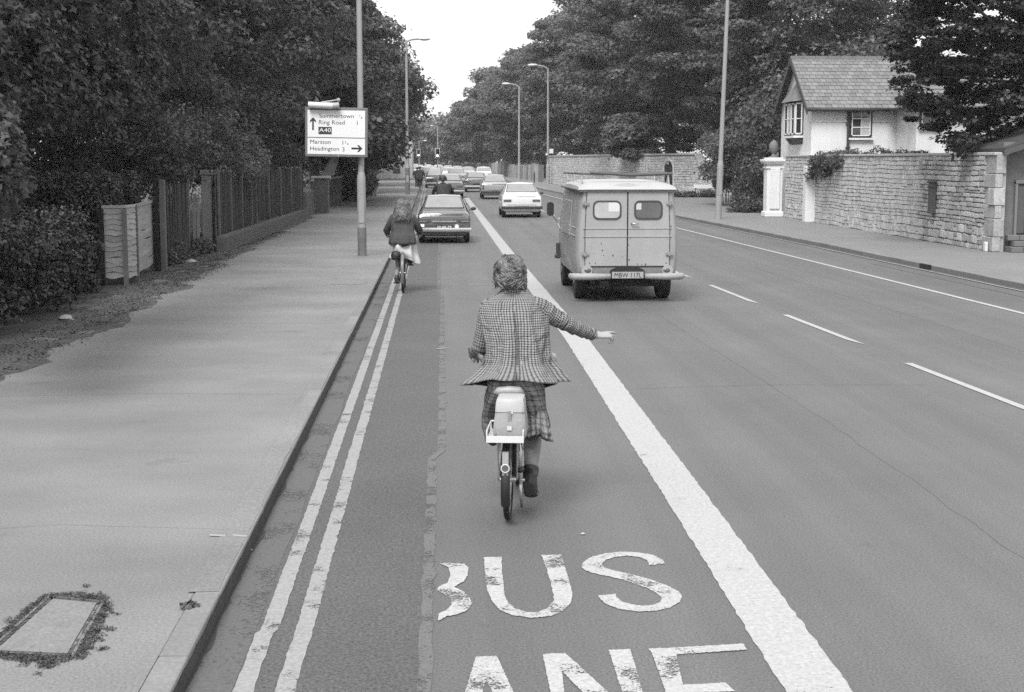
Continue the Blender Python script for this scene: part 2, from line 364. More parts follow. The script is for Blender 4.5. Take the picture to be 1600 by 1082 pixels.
# ---- painted markings
yl = paint_mat('worn_yellow_line', .25, 1.02, 9); wl2 = paint_mat('fresh_white_paint', .35, 1.10, 5)
def ribbon(fn, w, ys, z, jit=.004, f=3.0):
    mb = MB(); v = []
    for y in ys:
        c = fn(y); v += [(c-w/2+jit*noise.noise((y*f, 1, c)), y, z), (c+w/2+jit*noise.noise((y*f, 7, c)), y, z)]
    mb.add(v, [(2*i, 2*i+1, 2*i+3, 2*i+2) for i in range(len(ys)-1)]); return mb
ysl = [3.5+i*.05 for i in range(400)]+[23.5+i*.2 for i in range(218)]
ysl2 = ysl+list(range(67, 300, 6))
def y1(y): return lk(y)+.268+(.022 if y < 6.75 else 0)*0+(-.02 if y < 6.75 else .0)+.005*noise.noise((y*.6, 0, 0))
def y2(y): return lk(y)+.43+(-.006 if y < 6.6 else 0)+.005*noise.noise((y*.5, 3, 0))
for fn in (y1, y2): ribbon(fn, .082, ysl2, .0052, .009, 31).build('double_yellow_line', yl, kind='structure', label='worn double yellow line beside the kerb')
BL = [(0, 1.54), (6, 1.56), (9, 1.59), (18, 1.655), (35, 1.56), (80, 1.44), (87, 1.43)]
ribbon(lambda y: interp(BL, y), .285, [3+i*.06 for i in range(300)]+[21+i*.3 for i in range(220)], .0036, .010, 23).build('bus_lane_line', wl2, kind='structure', label='broad solid white line of the bus lane')
E2 = [(0, 8.75), (21, 8.35), (47.7, 7.62), (90, 6.6), (110, 6.3)]
ribbon(lambda y: interp(E2, y), .1, [2+i*1.0 for i in range(104)], .006, .006).build('edge_line', wl2, kind='structure', label='thin white line left of the right kerb')
ribbon(lambda y: rk(y)-.17, .08, [4+i*1.0 for i in range(90)], .012, .01).build('edge_line', paint_mat('old_yellow', .22, 1.0, 6), kind='structure', label='pale line hugging the right kerb')
DC = [(5, 5.38), (13, 5.17), (15.6, 5.06), (17.3, 5.02), (20.65, 4.89), (25.7, 4.73), (28.4, 4.6), (60, 3.9+.5), (120, 3.9)]
y = 17.45-5.05*3
while y < 130:
    L = 3.25
    mb = MB(); p = [y+L*i/8 for i in range(9)]
    vs = []
    for k, q in enumerate(p):
        c = interp(DC, q)+bend(q); sk = .0
        vs += [(c-.045, q+(.25 if k == 0 else 0), .006), (c+.045, q-(.2 if k == 0 else 0), .006)]
    mb.add(vs, [(2*i, 2*i+1, 2*i+3, 2*i+2) for i in range(8)]); mb.build('centre_line_dash', wl2, kind='structure', label='white dash of the broken centre line')
    y += 5.05
def zg(pts, ox, oy, s, z): return [G(ox+a/s, oy+b/s, 0)+Vector((0, 0, z)) for a, b in pts]
LET = dict(
 S=[[(1040,165),(1030,150),(985,128),(930,118),(860,115),(790,122),(730,138),(695,160),(690,180),(705,193),(740,205),(800,218),(860,232),(920,252),(970,270),(1005,290),(1022,308),(1020,325),(990,337),(945,342),(900,335),(860,325),(835,305),(830,292),(760,298),(768,315),(800,338),(850,355),(920,365),(1000,362),(1060,348),(1100,325),(1108,305),(1095,282),(1050,258),(980,232),(900,210),(830,195),(785,182),(775,168),(790,150),(830,138),(880,132),(930,138),(965,152),(970,172)]],
 U=[[(283,140),(288,200),(295,270),(315,320),(350,360),(400,380),(480,392),(560,385),(610,365),(645,330),(652,290),(640,240),(625,190),(605,128),(522,130),(545,190),(560,240),(572,290),(575,320),(550,350),(510,368),(460,368),(420,355),(385,330),(370,300),(365,250),(358,200),(357,137)]],
 B=[[(100,165),(130,162),(200,168),(217,180),(215,215),(200,240),(160,262),(200,285),(225,310),(232,335),(215,360),(170,378),(130,385),(92,405),(95,375),(130,358),(150,335),(140,305),(110,290),(88,275),(95,262),(130,245),(145,215),(135,180)]],
 A=[[(250,555),(338,552),(318,612),(290,655),(262,760),(250,900),(150,900),(205,699)],[(290,553),(338,552),(405,699),(500,900),(400,900),(330,720),(285,640)],[(262,770),(360,765),(372,800),(255,805)]],
 N=[[(528,545),(600,540),(606,600),(640,900),(570,900),(560,699)],[(540,543),(622,540),(700,610),(800,702),(1000,900),(900,900),(690,699)],[(803,525),(893,522),(945,699),(1005,900),(930,900),(858,699)]],
 E=[[(970,520),(1060,517),(1085,545),(1112,672),(1180,900),(1095,900),(1040,699),(985,545)],[(1060,517),(1365,500),(1378,525),(1085,545)],[(1108,672),(1290,663),(1330,700),(1116,706)],[(1180,860),(1440,850),(1470,900),(1190,900)]])
k = 0
for ch, polys in LET.items():
    mb = MB()
    for q in polys:
        r = []
        for i, a in enumerate(q):                     # ragged worn outline
            b = q[(i+1) % len(q)]; nseg = max(1, int(math.hypot(a[0]-b[0], a[1]-b[1])/5))
            for j in range(nseg):
                f = j/nseg; r.append((a[0]+(b[0]-a[0])*f+R_.uniform(-2.0, 2.0), a[1]+(b[1]-a[1])*f+R_.uniform(-1.3, 1.3)))
        mb.quad(*zg(r, 650, 820, 2.667, .004+.0005*(k % 4))); k += 1
    mb.build('lane_letter', paint_mat('flaking_white_letters', .36, .97, 7.5), kind='structure', label='flaking white painted letter %s on the bus lane' % ch)
# ---- inspection cover with grass round it, lower left
cv = empty('manhole_cover', G(68, 982, KH), 'square concrete manhole cover with weeds round it in the pavement', 'manhole cover')
c4 = [G(83, 937.5, KH), G(151, 944, KH), G(105, 1023, KH), G(-6, 1018, KH)]
cc = sum(c4, Vector())/4; up = Vector((0, 0, 1))
mb = MB(); mb.loft([[p+up*.001 for p in c4], [p+up*.006 for p in c4]]); mb.build('cover_plate', M('cover_concrete', .16, .9, var=.12, scale=5, fine=.3, fscale=70), cv)
fr = MB()
for i in range(4):
    a, b = c4[i], c4[(i+1) % 4]; o = ((a+b)/2-cc).normalized(); m_ = (a+b)/2+o*.03; fr.obox(m_+up*.003, (b-a)/2*1.05, o*.007, up*.006)
fr.build('frame', M('rusty_iron', .13, .8, var=.2, scale=12), cv)
pts = []
g_ = random.Random(5)
for i in range(4):
    a, b = c4[i], c4[(i+1) % 4]; o = ((a+b)/2-cc).normalized()
    for j in range(110):
        f = g_.uniform(-.05, 1.08); wd = (.03+.10*abs(noise.noise((i*3, f*3, 0)))*2)*( .45 if i == 3 else 1); pts.append(a.lerp(b, f)+o*(.035+abs(g_.gauss(0, 1))*wd*.7))
dm = MB()
for i in range(4):
    a, b = c4[i], c4[(i+1) % 4]; o = ((a+b)/2-cc).normalized()
    for j in range(16):
        p = a.lerp(b, j/15)+o*(.04+.02*noise.noise((j, i, 0))); r = .028+.03*abs(noise.noise((j*.9, i, 3)))
        dm.add([p+up*(.003+.0007*(j % 5))]+[p+up*(.003+.0007*(j % 5))+Vector((math.cos(t)*r*g_.uniform(.6, 1.3), math.sin(t)*r*1.5*g_.uniform(.6, 1.3), 0)) for t in (k*math.pi/5 for k in range(10))], [(0, k+1, (k+1) % 10+1) for k in range(10)])
dm.build('dirt', M('moist_earth', .05, .95, var=.25, scale=20, fine=.4, fscale=90), cv)
wm = leaves_mesh('weeds', np.array([p+up*.006-cv.location for p in pts]), np.array([[.028, .028, .010]]*len(pts)), 26, .012, 8, .5, shell=.1, asp=.35)
o = put('weeds', wm, leaf_mat('weed_leaf', .07, .2, .5, 6), cv); o['kind'] = 'stuff'
# small weed tufts in the pavement, litter
def tuft(px, py, r, n, name='weed_tuft', label=None, z=KH, mat=None, group=None, h=.35, size=.03):
    p = G(px, py, z); m = leaves_mesh(name, [(0, 0, r*h*.6)], [(r, r, r*h)], n, size, int(px*7+py), .5, shell=.1, asp=.4)
    return tag(put(name, m, mat or leaf_mat('weed_leaf', .07, .2, .5, 6), None, p), label, 'weed', group)
tuft(296, 950, .05, 90, label='small dark weed patch beside the broken kerb'); 
def litter(px, py, s, z, label, base=.33):
    p = G(px, py, z); b = MB(); g = random.Random(int(px)); n = 9
    rings = [[Vector((math.cos(t)*s*rr*g.uniform(.7, 1.2), math.sin(t)*s*rr*.7*g.uniform(.7, 1.2), h*s)) for t in (2*math.pi*k/n for k in range(n))] for rr, h in ((.9, .02), (1, .2), (.7, .5), (.25, .62))]
    b.loft(rings); o = put('litter', b.mesh('litter', ang=30), M('paper', base, .8, var=.1, scale=20), None, p); return tag(o, label, 'litter')
litter(103, 500, .11, KH, 'crumpled white paper at the foot of the near hedge')
litter(298, 411, .13, KH, 'pale litter against the foot of the old gate')
litter(394, 376, .08, KH, 'small pale scrap beside the brick plinth')
litter(911, 835, .016, .004, 'tiny white scrap lying on the road right of the bicycle')
litter(392, 860, .012, .004, 'tiny white chip in the gutter by the yellow lines')
# dirt verge below the left hedges
mb = MB(); v = []; ysv = [8+i*.25 for i in range(190)]
for y in ysv:
    e = -4.95-.15*(y > 25)-.3*noise.noise((y*.5, 0, 2))-.12*noise.noise((y*2.5, 0, 2))-.15*noise.noise((y*7, 0, 2)) if y < 36 else -5.0-.1*noise.noise((y, 0, 3))
    v += [(-8, y, KH+.0015), (e, y, KH+.0015)]
mb.add(v, [(2*i, 2*i+1, 2*i+3, 2*i+2) for i in range(len(ysv)-1)])
vv = []
for y in ysv:
    e = -4.55-.25*(y > 25)-.3*noise.noise((y*.5, 0, 2))-.12*noise.noise((y*2.5, 0, 2)) if y < 36 else -5.0-.1*noise.noise((y, 0, 3))
    vv += [(e-.5, y, KH+.003), (e+.32+.2*noise.noise((y*9, 4, 4)), y, KH+.003)]
mo = MB(); mo.add(vv, [(2*i, 2*i+1, 2*i+3, 2*i+2) for i in range(len(ysv)-1)]); mo.build('dirt_scatter', dust_mat('scattered_dirt', .07, .93, 3.2), kind='structure', label='loose dirt thinning out over the pavement')
mb.build('dirt_verge', M('verge_dirt', .05, .95, var=.3, scale=1.5, fine=.4, fscale=30, bump=.01, bscale=30), kind='structure', label='bare dirty strip under the hedges')
g_ = random.Random(21); cl = []
for i in range(1500):
    y = g_.uniform(9, 44); xx = -4.75-abs(g_.gauss(0, .6))+.45-(.25 if y > 30 else 0); cl.append((xx, y, KH+.012))
o = put('leaf_litter', leaves_mesh('leaf_litter', cl, [(.2, .2, .008)]*len(cl), 9, .03, 4, 1.2, shell=.05), M('dead_leaves', .07, .9, var=.4, scale=9)); tag(o, kind='stuff', label='dead leaves and crumbs along the dirt strip')
# thin crack patches and pale slab marks on the pavement
for (px, py, w_, d_, b) in ((700, 446, .0, .0, 0),): pass
for (a, b_) in (((328, 838), (352, 839)), ((364, 838), (386, 840))):
    p, q = G(*a, KH), G(*b_, KH); MB().obox((p+q)/2+up*.006, (q-p)/2, Vector((0, .012, 0)), up*.002).build('pale_joint', M('joint_mortar', .28, .9), kind='structure')
for (px, py, hw, hd, b) in ((428, 388, .27, .07, .22), (545, 442, .3, .35, .18)):
    p = G(px, py, KH); MB().obox(p+up*.004, Vector((hw, 0, 0)), Vector((0, hd, 0)), up*.0015).build('pavement_patch', M('patch_%d' % int(px), b, .9, var=.1, scale=4, fine=.1), kind='structure', label='paler mended patch in the left pavement')
for (px, py, L) in ((752, 445, .22), (1449, 618, .0), (690, 545, .06)):
    if L:
        p = G(px, py, .004); MB().obox(p+up*.003, Vector((L, .03, 0)), Vector((0, .02, 0)), up*.001).build('road_scuff', M('scuff%d' % int(L*100), .3 if L < .25 else .08, .9), kind='structure')
gp = G(1447, 421, 0); MB().box(gp.x-.05, gp.x+.14, gp.y-.28, gp.y+.28, .002, .104).build('gully', M('gully_black', .01, .9), kind='structure', label='black gully opening in the right kerb')
# tar line right edge
strip(lambda y: rk(y)-.62, lambda y: rk(y)-.6, .004, [12+i for i in range(20)]).build('road_crack', M('crack_dark', .06, .9), kind='structure')

# ================================================================ STONE WALLS, HOUSE
stone_m = M('limestone', .46, .9, var=.22, scale=6, fine=.35, fscale=22, bump=.03, bscale=18, objrand=.30)
stone_m2 = M('limestone_joined', .48, .9, var=.42, scale=3.6, fine=.35, fscale=30, bump=.02, bscale=25)
mortar = M('lime_mortar', .30, .95, var=.2, scale=3, fine=.2, fscale=40)
cube_mesh = MB().box(-.5, .5, -.5, .5, -.5, .5).mesh('stone')
def jit_stone(seed):
    g = random.Random(seed); m = MB(); m.loft([[(x*.5+g.uniform(-.05, .05), y_, z*.5+g.uniform(-.07, .07)) for x, z in ((-1, -1), (0, -1.02), (1, -1), (1, 0), (1, 1), (0, 1.03), (-1, 1), (-1, 0))] for y_ in (.5, -.36)]+[[(x*.4+g.uniform(-.04, .04), -.5, z*.38+g.uniform(-.04, .04)) for x, z in ((-1, -1), (0, -1.02), (1, -1), (1, 0), (1, 1), (0, 1.03), (-1, 1), (-1, 0))]])
    return m.mesh('stone')
STONES = [jit_stone(i) for i in range(8)]
def stone_wall(root, p0, p1, h, z0, course=(.08, .16), ln=(.14, .46), depth=.12, nparts=0, seed=1, near=None, skip=None, face=1):
    """coursed rubble on the side of the wall that lies to the left of p0->p1"""
    g = random.Random(seed); p0 = Vector((p0[0], p0[1], 0)); p1 = Vector((p1[0], p1[1], 0)); L = (p1-p0).length; d = (p1-p0)/L; nrm = Vector((-d.y, d.x, 0))*face
    ang = math.atan2(-nrm.x, nrm.y)+math.pi     # local -Y looks along nrm
    lst = []; z = z0
    while z < z0+h-.03:
        c = g.uniform(*course)*(1.35 if z < z0+.45 else 1); c = min(c, z0+h-z); s = -g.uniform(0, .2)
        while s < L:
            l = g.uniform(*ln); a, b = max(s, 0), min(s+l, L)
            wob = .035*noise.noise((a*.7, z*.8, seed))+.012*noise.noise((a*3, z*3, seed)); wob = min(wob, z0+h-z-c)
            if b-a > .04 and not (skip and skip((a+b)/2, z+c/2)):
                if c > .14 and g.random() < .3: k_ = g.uniform(.4, .6); lst.append(((a+b)/2, b-a, z+c*k_/2+wob, c*k_)); lst.append(((a+b)/2, b-a, z+c*(k_+1)/2+wob, c*(1-k_)))
                else: lst.append(((a+b)/2, b-a, z+c/2+wob, c*g.uniform(.9, 1.02)))
            s += l
        z += c
    key = near or (lambda t: t[0]); lst.sort(key=key)
    off = wloc(root); rest = MB()
    for i, (s, l, zc, c) in enumerate(lst):
        pr = g.uniform(.012, .035); ctr = p0+d*s+nrm*(pr/2+.0)+Vector((0, 0, zc))
        if i < nparts:
            o = put('stone', STONES[g.randrange(8)], stone_m, root, ctr-off, (0, g.uniform(-.02, .02), ang), (l-.018, pr+.06, c-.016))
        else:
            u = d*(l/2-.008); w_ = Vector((0, 0, c/2-.007)); jj = g.uniform(-.012, .012)
            rest.add([ctr+u*a+w_*b+nrm*q for q, k in ((-.04, 1), (pr*.5, 1)) for a, b in ((-1*k, -1*k), (1*k, -1*k+jj), (1*k, 1*k), (-1*k, 1*k-jj))],
                     [(4, 5, 6, 7), (0, 1, 5, 4), (1, 2, 6, 5), (2, 3, 7, 6), (3, 0, 4, 7)])
    if rest.f: o = rest.build('stones', stone_m2, root); o['kind'] = 'stuff'
    return d, nrm
# main wall on the right
WX = 12.62; WT = 2.2
wr = empty('stone_wall', (WX, 43.5, KH), 'long coursed limestone garden wall beside the right pavement, below the white house', 'stone wall')
MB().box(WX+.03, WX+.25, 33.25, 54.0, 0, KH+WT).build('wall_core', mortar, wr)
stone_wall(wr, (WX+.03, 54.0), (WX+.03, 33.9), WT, KH, nparts=290, seed=4, near=lambda t: -t[0], face=-1)
MB().box(WX-.03, WX+.3, 33.25, 54.0, KH+WT, KH+WT+.07).build('coping', M('coping_stone', .38, .9, var=.2, scale=3, fine=.2, fscale=20), wr, bevel=.015)
z = KH; i = 0
while z < KH+WT-.05:
    hh = (.34, .42, .30, .40, .32, .42)[i % 6]; hh = min(hh, KH+WT-z); w_ = (.62, .36)[i % 2]
    MB().box(WX-.03+.02*(i % 3), WX+.16+.07*(i % 2), 33.2, 33.25+w_+.07*(i % 3), z+.006, z+hh-.006).build('quoin', M('quoin_stone', .30, .9, var=.25, scale=4, fine=.3, fscale=22, objrand=.25), wr, bevel=.015); z += hh; i += 1
# post-like fittings on the wall
bx = empty('wall_box', (WX, 39.2, 1.25), 'narrow dark wooden box fixed upright on the stone wall', 'wall fitting')
q = P(1479, 317, 37.0)
a = 37.3
MB().box(WX-.14, WX-.04, a-.17, a+.17, .84, 1.62).build('case', M('dark_wood', .075, .8, var=.2, scale=5), bx, bevel=.01)
MB().box(WX-.16, WX-.03, a-.19, a+.19, 1.49, 1.52).build('batten', M('dark_wood2', .05, .8), bx)
MB().box(WX-.16, WX-.04, a-.21, a+.21, 1.62, 1.66).build('lid', M('dark_wood2', .05, .8), bx)
wp = G(1543, 393, KH); MB().box(WX-.12, WX-.05, wp.y-.12, wp.y+.02, KH, KH+.22).build('marker_stone', M('white_paint_old', .6, .8, var=.1), None, bevel=.02, label='small white marker post at the foot of the stone wall near its right end', cat='marker post', loc=(WX-.1, wp.y, KH))
# white pilaster and gate pier with stone cone
wpt = M('white_render', .66, .85, var=.06, scale=1.5, fine=.05, fscale=40, bump=.004, streak=((3, 3, .5), .05), dark_spots=(1.2, .72, .15))
MB().box(WX-.32, WX+.02, 49.55, 49.95, KH, 1.98).build('pilaster', wpt, None, bevel=.015, label='slim white painted pier standing against the stone wall', cat='pier', loc=(WX-.15, 49.7, KH))
gp_ = empty('gate_pier', (12.27, 54.4, KH), 'white painted gate pier with moulded cap and stone cone on top', 'gate pier')
MB().box(11.98, 12.56, 54.1, 54.68, .28, 2.0).build('shaft', wpt, gp_, bevel=.015)
MB().box(12.09, 12.45, 54.05, 54.12, .4, 1.9).build('panel', wpt, gp_, bevel=.01)
MB().box(11.92, 12.62, 54.04, 54.74, KH, .30).build('plinth', wpt, gp_, bevel=.03)
mb = MB()
for (e, za, zb) in ((.33, 1.88, 1.95), (.31, 2.0, 2.06), (.38, 2.06, 2.13), (.42, 2.13, 2.22), (.3, 2.22, 2.28)): mb.box(12.27-e, 12.27+e, 54.39-e, 54.39+e, za, zb)
mb.build('cap', wpt, gp_, bevel=.012)
mb = MB(); mb.lathe((12.27, 54.39, 2.28), [(.16, 0), (.17, .04), (.08, .07), (.06, .14), (.09, .18), (.15, .26), (.175, .36), (.165, .46), (.12, .55), (.05, .62), (.005, .66)], 18)
mb.build('finial', M('grey_stone_cone', .16, .9, var=.2, scale=9, bump=.02, bscale=18), gp_, smooth=True)
# ---- white house
hs = empty('white_house', (14.6, 53.5, KH), 'white rendered lodge with slate roof and oriel window behind the stone wall', 'house')
X0, X1, Y0, Y1, ZE, ZR = 12.86, 16.5, 51.2, 55.8, 4.12, 5.8
YM = (Y0+Y1)/2
mb = MB(); mb.loft([[(X0, Y0, z_), (X1, Y0, z_), (X1, Y1, z_), (X0, Y1, z_)] for z_ in (0, ZE)])
mb.build('wall', wpt, hs)
mb = MB(); mb.loft([[(x, Y0, ZE), (x, Y1, ZE), (x, YM, ZR-.04)] for x in (X0, X1)]); mb.build('gable', wpt, hs)
MB().box(X0-.02, X0+.02, Y0-.02, Y0+.3, ZE-.62, ZE-.55).build('string_course', wpt, hs)
MB().box(X0+.06, X1, Y0-.03, Y0, ZE-.62, ZE-.56).build('string_course', wpt, hs)
W2a, W2b, W2y = 15.55, 21.5, 49.0
mb = MB(); mb.loft([[(W2a+.3, W2y, z_), (W2b, W2y, z_), (W2b, 56, z_), (W2a+.3, 56, z_)] for z_ in (0, ZE)]); mb.build('wing_wall', wpt, hs)
slate_m = M('slate', .145, .7, var=.25, scale=9, fine=.2, fscale=30, objrand=.2); slate_j = M('slate_joined', .145, .7, var=.35, scale=4)
under = M('roof_underlay', .05, .9)
slope = math.atan2(ZR-ZE, YM-Y0); ov = .28
e0 = Vector((0, Y0-ov, ZE-ov*math.tan(slope))); r0 = Vector((0, YM, ZR)); 
mb = MB(); th = .05
XL, XR_ = 12.62, 21.6
for sgn in (1, -1):
    ey = Y0-ov if sgn == 1 else Y1+ov; ez = e0.z
    mb.loft([[(x, ey, ez), (x, YM, ZR), (x, YM, ZR+th), (x, ey, ez+th)] for x in (XL, XR_)])
roof = mb.build('roof', under, hs)
def slates(parent, A, B, C, D, nr, w_, nmax, seed, clip=None):
    """slates over a slope: A eave start, B eave end, C ridge end, D ridge start"""
    g = random.Random(seed); A, B, C, D = map(Vector, (A, B, C, D)); off = wloc(parent)
    n = (B-A).cross(D-A).normalized(); n = n if n.z > 0 else -n
    upv = (D-A)/nr; ul = upv.length; ud = upv.normalized(); cnt = 0; rest = MB(); xd = (B-A).normalized()
    me = MB().box(-.5, .5, -.5, .5, -.5, .5).mesh('slate')
    ez = Matrix((xd, ud, n)).transposed()
    tilt = ez @ Matrix.Rotation(-.07, 3, 'X')
    eul = tilt.to_euler()
    cells = []
    for r in range(nr):
        s0 = A+upv*r; s1 = B+(C-B)/nr*r; L = (s1-s0).length; k = 0; s = -w_*.5*(r % 2)
        while s < L:
            a, b = max(s, 0), min(s+w_, L)
            if b-a > .03:
                c = s0+(s1-s0)*((a+b)/2/L)+upv*.55+n*(.02+g.uniform(0, .006))
                if not clip or clip(c): cells.append((c, b-a-.012))
            s += w_
    for i, (c, wd) in enumerate(cells):
        if i < nmax: put('slate', me, slate_m, parent, c-off, eul, (wd, ul*1.25, .014))
        else: rest.obox(c, tilt @ Vector((wd/2, 0, 0)), tilt @ Vector((0, ul*.62, 0)), tilt @ Vector((0, 0, .007)))
    if rest.f: o = rest.build('slates', slate_j, parent); o['kind'] = 'stuff'
roofc = lambda c: c.x < 15.6+max(0, (c.z-ZE))*1.35 or c.x > 20
slates(roof, (XL, Y0-ov, e0.z+th), (19.0, Y0-ov, e0.z+th), (19.0, YM, ZR+th), (XL, YM, ZR+th), 14, .22, 295, 2, lambda c: c.x < 15.75+max(0, (c.z-ZE))*1.35)
mb = MB()
x = XL-.02
while x < XR_: mb.loft([[(xx, YM-.14, ZR+.0), (xx, YM-.06, ZR+.12), (xx, YM+.06, ZR+.12), (xx, YM+.14, ZR+.0)] for xx in (x, x+.44)]); x += .45
mb.build('ridge_tiles', M('ridge_clay', .09, .8, var=.2, scale=5), hs)
# wing roof, hipped, eave toward the camera
wez = e0.z
mb = MB(); rx = 18.3
mb.add([(W2a, W2y-.3, wez), (W2b+.2, W2y-.3, wez), (rx, W2y+2.2, ZR-.1), (W2a+.0, YM, wez+.0), (rx, YM+.3, ZR-.1), (W2b+.2, YM, wez)], [(0, 1, 2), (0, 2, 4, 3), (1, 5, 4, 2)])
wroof = mb.build('wing_roof', slate_j, hs)
slates(wroof, (W2a, W2y-.28, wez+.03), (W2b, W2y-.28, wez+.03), (rx+.05, W2y+2.2, ZR-.07), (rx, W2y+2.2, ZR-.07), 12, .27, 0, 5)
dk = M('dark_gutter', .03, .6)
mb = MB(); mb.tube([(XL, Y0-ov-.04, e0.z-.0), (W2a-.05, Y0-ov-.04, e0.z)], .06, 8); mb.tube([(W2a-.05, Y0-ov-.04, e0.z), (W2a+.0, W2y-.33, wez)], .06, 8); mb.tube([(W2a, W2y-.34, wez), (W2b, W2y-.34, wez)], .06, 8)
mb.build('gutter', dk, hs, smooth=True)
xd_ = (1326.5-VPX)/F_PX*51.1
mb = MB(); mb.tube([(xd_, Y0-.06, e0.z), (xd_, Y0-.06, .2)], .05, 8)
for zz in (3.4, 2.6): mb.box(xd_-.07, xd_+.07, Y0-.12, Y0, zz, zz+.06)
mb.build('downpipe', dk, hs, smooth=True, ang=30)
mb = MB()
for ya, yb in ((Y0-ov-.05, YM), (Y1+ov+.05, YM)):
    za = e0.z-.06; zb = ZR-.02
    mb.loft([[(XL-.03, y_, z_) for y_, z_ in ((ya, za-.1), (yb, zb-.12), (yb, zb+.1), (ya, za+.1))], [(XL+.02, y_, z_) for y_, z_ in ((ya, za-.1), (yb, zb-.12), (yb, zb+.1), (ya, za+.1))]])
mb.build('bargeboard', M('bargeboard_dark', .05, .7), hs)
gl = M('window_glass', .03, .05, spec=.9); wf = M('window_frame_white', .7, .5); curt = M('net_curtain', .4, .9, var=.1, scale=8)
def window(x0, x1, z0, z1, y, cols, rows, curtains=()):
    w0 = MB(); w0.box(x0-.05, x1+.05, y-.02, y+.05, z0-.06, z0); w0.box(x0-.05, x1+.05, y-.02, y+.05, z1, z1+.06); w0.box(x0-.06, x0, y-.02, y+.05, z0, z1); w0.box(x1, x1+.06, y-.02, y+.05, z0, z1)
    wo = w0.build('window', dk, hs)
    f = MB(); t = .035; f.box(x0, x1, y-.045, y-.022, z0, z0+t); f.box(x0, x1, y-.045, y-.022, z1-t, z1); f.box(x0, x0+t, y-.045, y-.022, z0, z1); f.box(x1-t, x1, y-.045, y-.022, z0, z1)
    for r in range(1, rows): zz = z0+(z1-z0)*r/rows; f.box(x0+t, x1-t, y-.044, y-.024, zz-.015, zz+.015)
    for c in range(1, cols): xx = x0+(x1-x0)*c/cols; f.box(xx-.012, xx+.012, y-.043, y-.025, z0+t, z1-t)
    f.build('sash', wf, wo)
    for c in range(cols):
        for r in range(rows):
            MB().box(x0+(x1-x0)*c/cols+.01, x0+(x1-x0)*(c+1)/cols-.01, y-.03, y-.028, z0+(z1-z0)*r/rows+.01, z0+(z1-z0)*(r+1)/rows-.01).build('pane', curt if (c, r) in curtains else gl, wo)
    MB().box(x0-.1, x1+.1, y-.1, y+.0, z0-.13, z0-.065).build('sill', wpt, wo)
    return wo
xa, xb = (1331-VPX)/F_PX*51.15, (1361-VPX)/F_PX*51.15
window(xa, xb, 3.02, 3.92, Y0-.02, 2, 3, ((1, 0), (1, 1)))
xa, xb = (1441-VPX)/F_PX*49, (1469-VPX)/F_PX*49
window(xa, xb, 3.35, 3.86, W2y-.02, 2, 1)
# oriel on the gable
orl = MB(); pr = .24; ya, yb = 52.35, 54.55
orl.loft([[(X0+.02, ya, z_), (X0-pr*k, ya+.28, z_), (X0-pr*k, yb-.28, z_), (X0+.02, yb, z_)] for z_, k in ((2.75, .05), (3.02, 1), (4.28, 1))])
ob = orl.build('oriel', dk, hs)
rf_ = MB(); rf_.add([(X0-.02, ya-.15, 4.3), (X0-pr-.12, ya+.2, 4.27), (X0-pr-.12, yb-.2, 4.27), (X0-.02, yb+.15, 4.3), (X0-.02, (ya+yb)/2, 4.95)], [(0, 1, 4), (1, 2, 4), (2, 3, 4), (0, 3, 2, 1), (0, 4, 3)])
rf_.build('oriel_roof', slate_j, hs)
MB().loft([[(X0+.02, ya-.05, z_), (X0-pr-.05, ya+.25, z_), (X0-pr-.05, yb-.25, z_), (X0+.02, yb+.05, z_)] for z_ in (2.98, 3.06)]).build('oriel_sill', wpt, hs)
def slant(pa, pb, z0, z1, nm):
    pa, pb = Vector(pa), Vector(pb); d = (pb-pa); L = d.length; d.normalize(); n = Vector((d.y, -d.x, 0)); n = n if (n.x < 0 or n.y < 0) and n.dot(Vector((-1, -.5, 0))) > 0 else -n
    m1 = MB(); 
    for s0, s1, a, b in ((0, L, z0, z0+.05), (0, L, z1-.05, z1), (0, .05, z0, z1), (L-.05, L, z0, z1), (.05, L-.05, (z0+z1)/2-.015, (z0+z1)/2+.015)):
        c = pa+d*((s0+s1)/2)+n*.012+Vector((0, 0, (a+b)/2)); m1.obox(c, d*((s1-s0)/2), n*.012, Vector((0, 0, (b-a)/2)))
    m1.build('oriel_sash', wf, ob)
    c = pa+d*(L/2)+n*.006+Vector((0, 0, (z0+z1)/2)); m2 = MB(); m2.obox(c, d*(L/2-.02), n*.002, Vector((0, 0, (z1-z0)/2-.02))); m2.build('pane', curt if nm else gl, ob)
p1, p2, p3, p4 = (X0+.0, ya+.02, 0), (X0-pr, ya+.3, 0), (X0-pr, yb-.3, 0), (X0, yb, 0)
slant((X0-.03, ya+.05, 0), (X0-pr+.01, ya+.27, 0), 3.1, 4.22, 0)
mm = (Vector(p2)+Vector(p3))/2
for k in range(3):
    a_ = Vector(p2).lerp(Vector(p3), k/3+.02); b_ = Vector(p2).lerp(Vector(p3), (k+1)/3-.02); slant(a_, b_, 3.1, 4.22, k % 2)
for i, (a_, b_, c_) in enumerate(((53.0, 2.72, .12), (53.5, 2.66, .2), (53.2, 2.8, .08))):
    pass
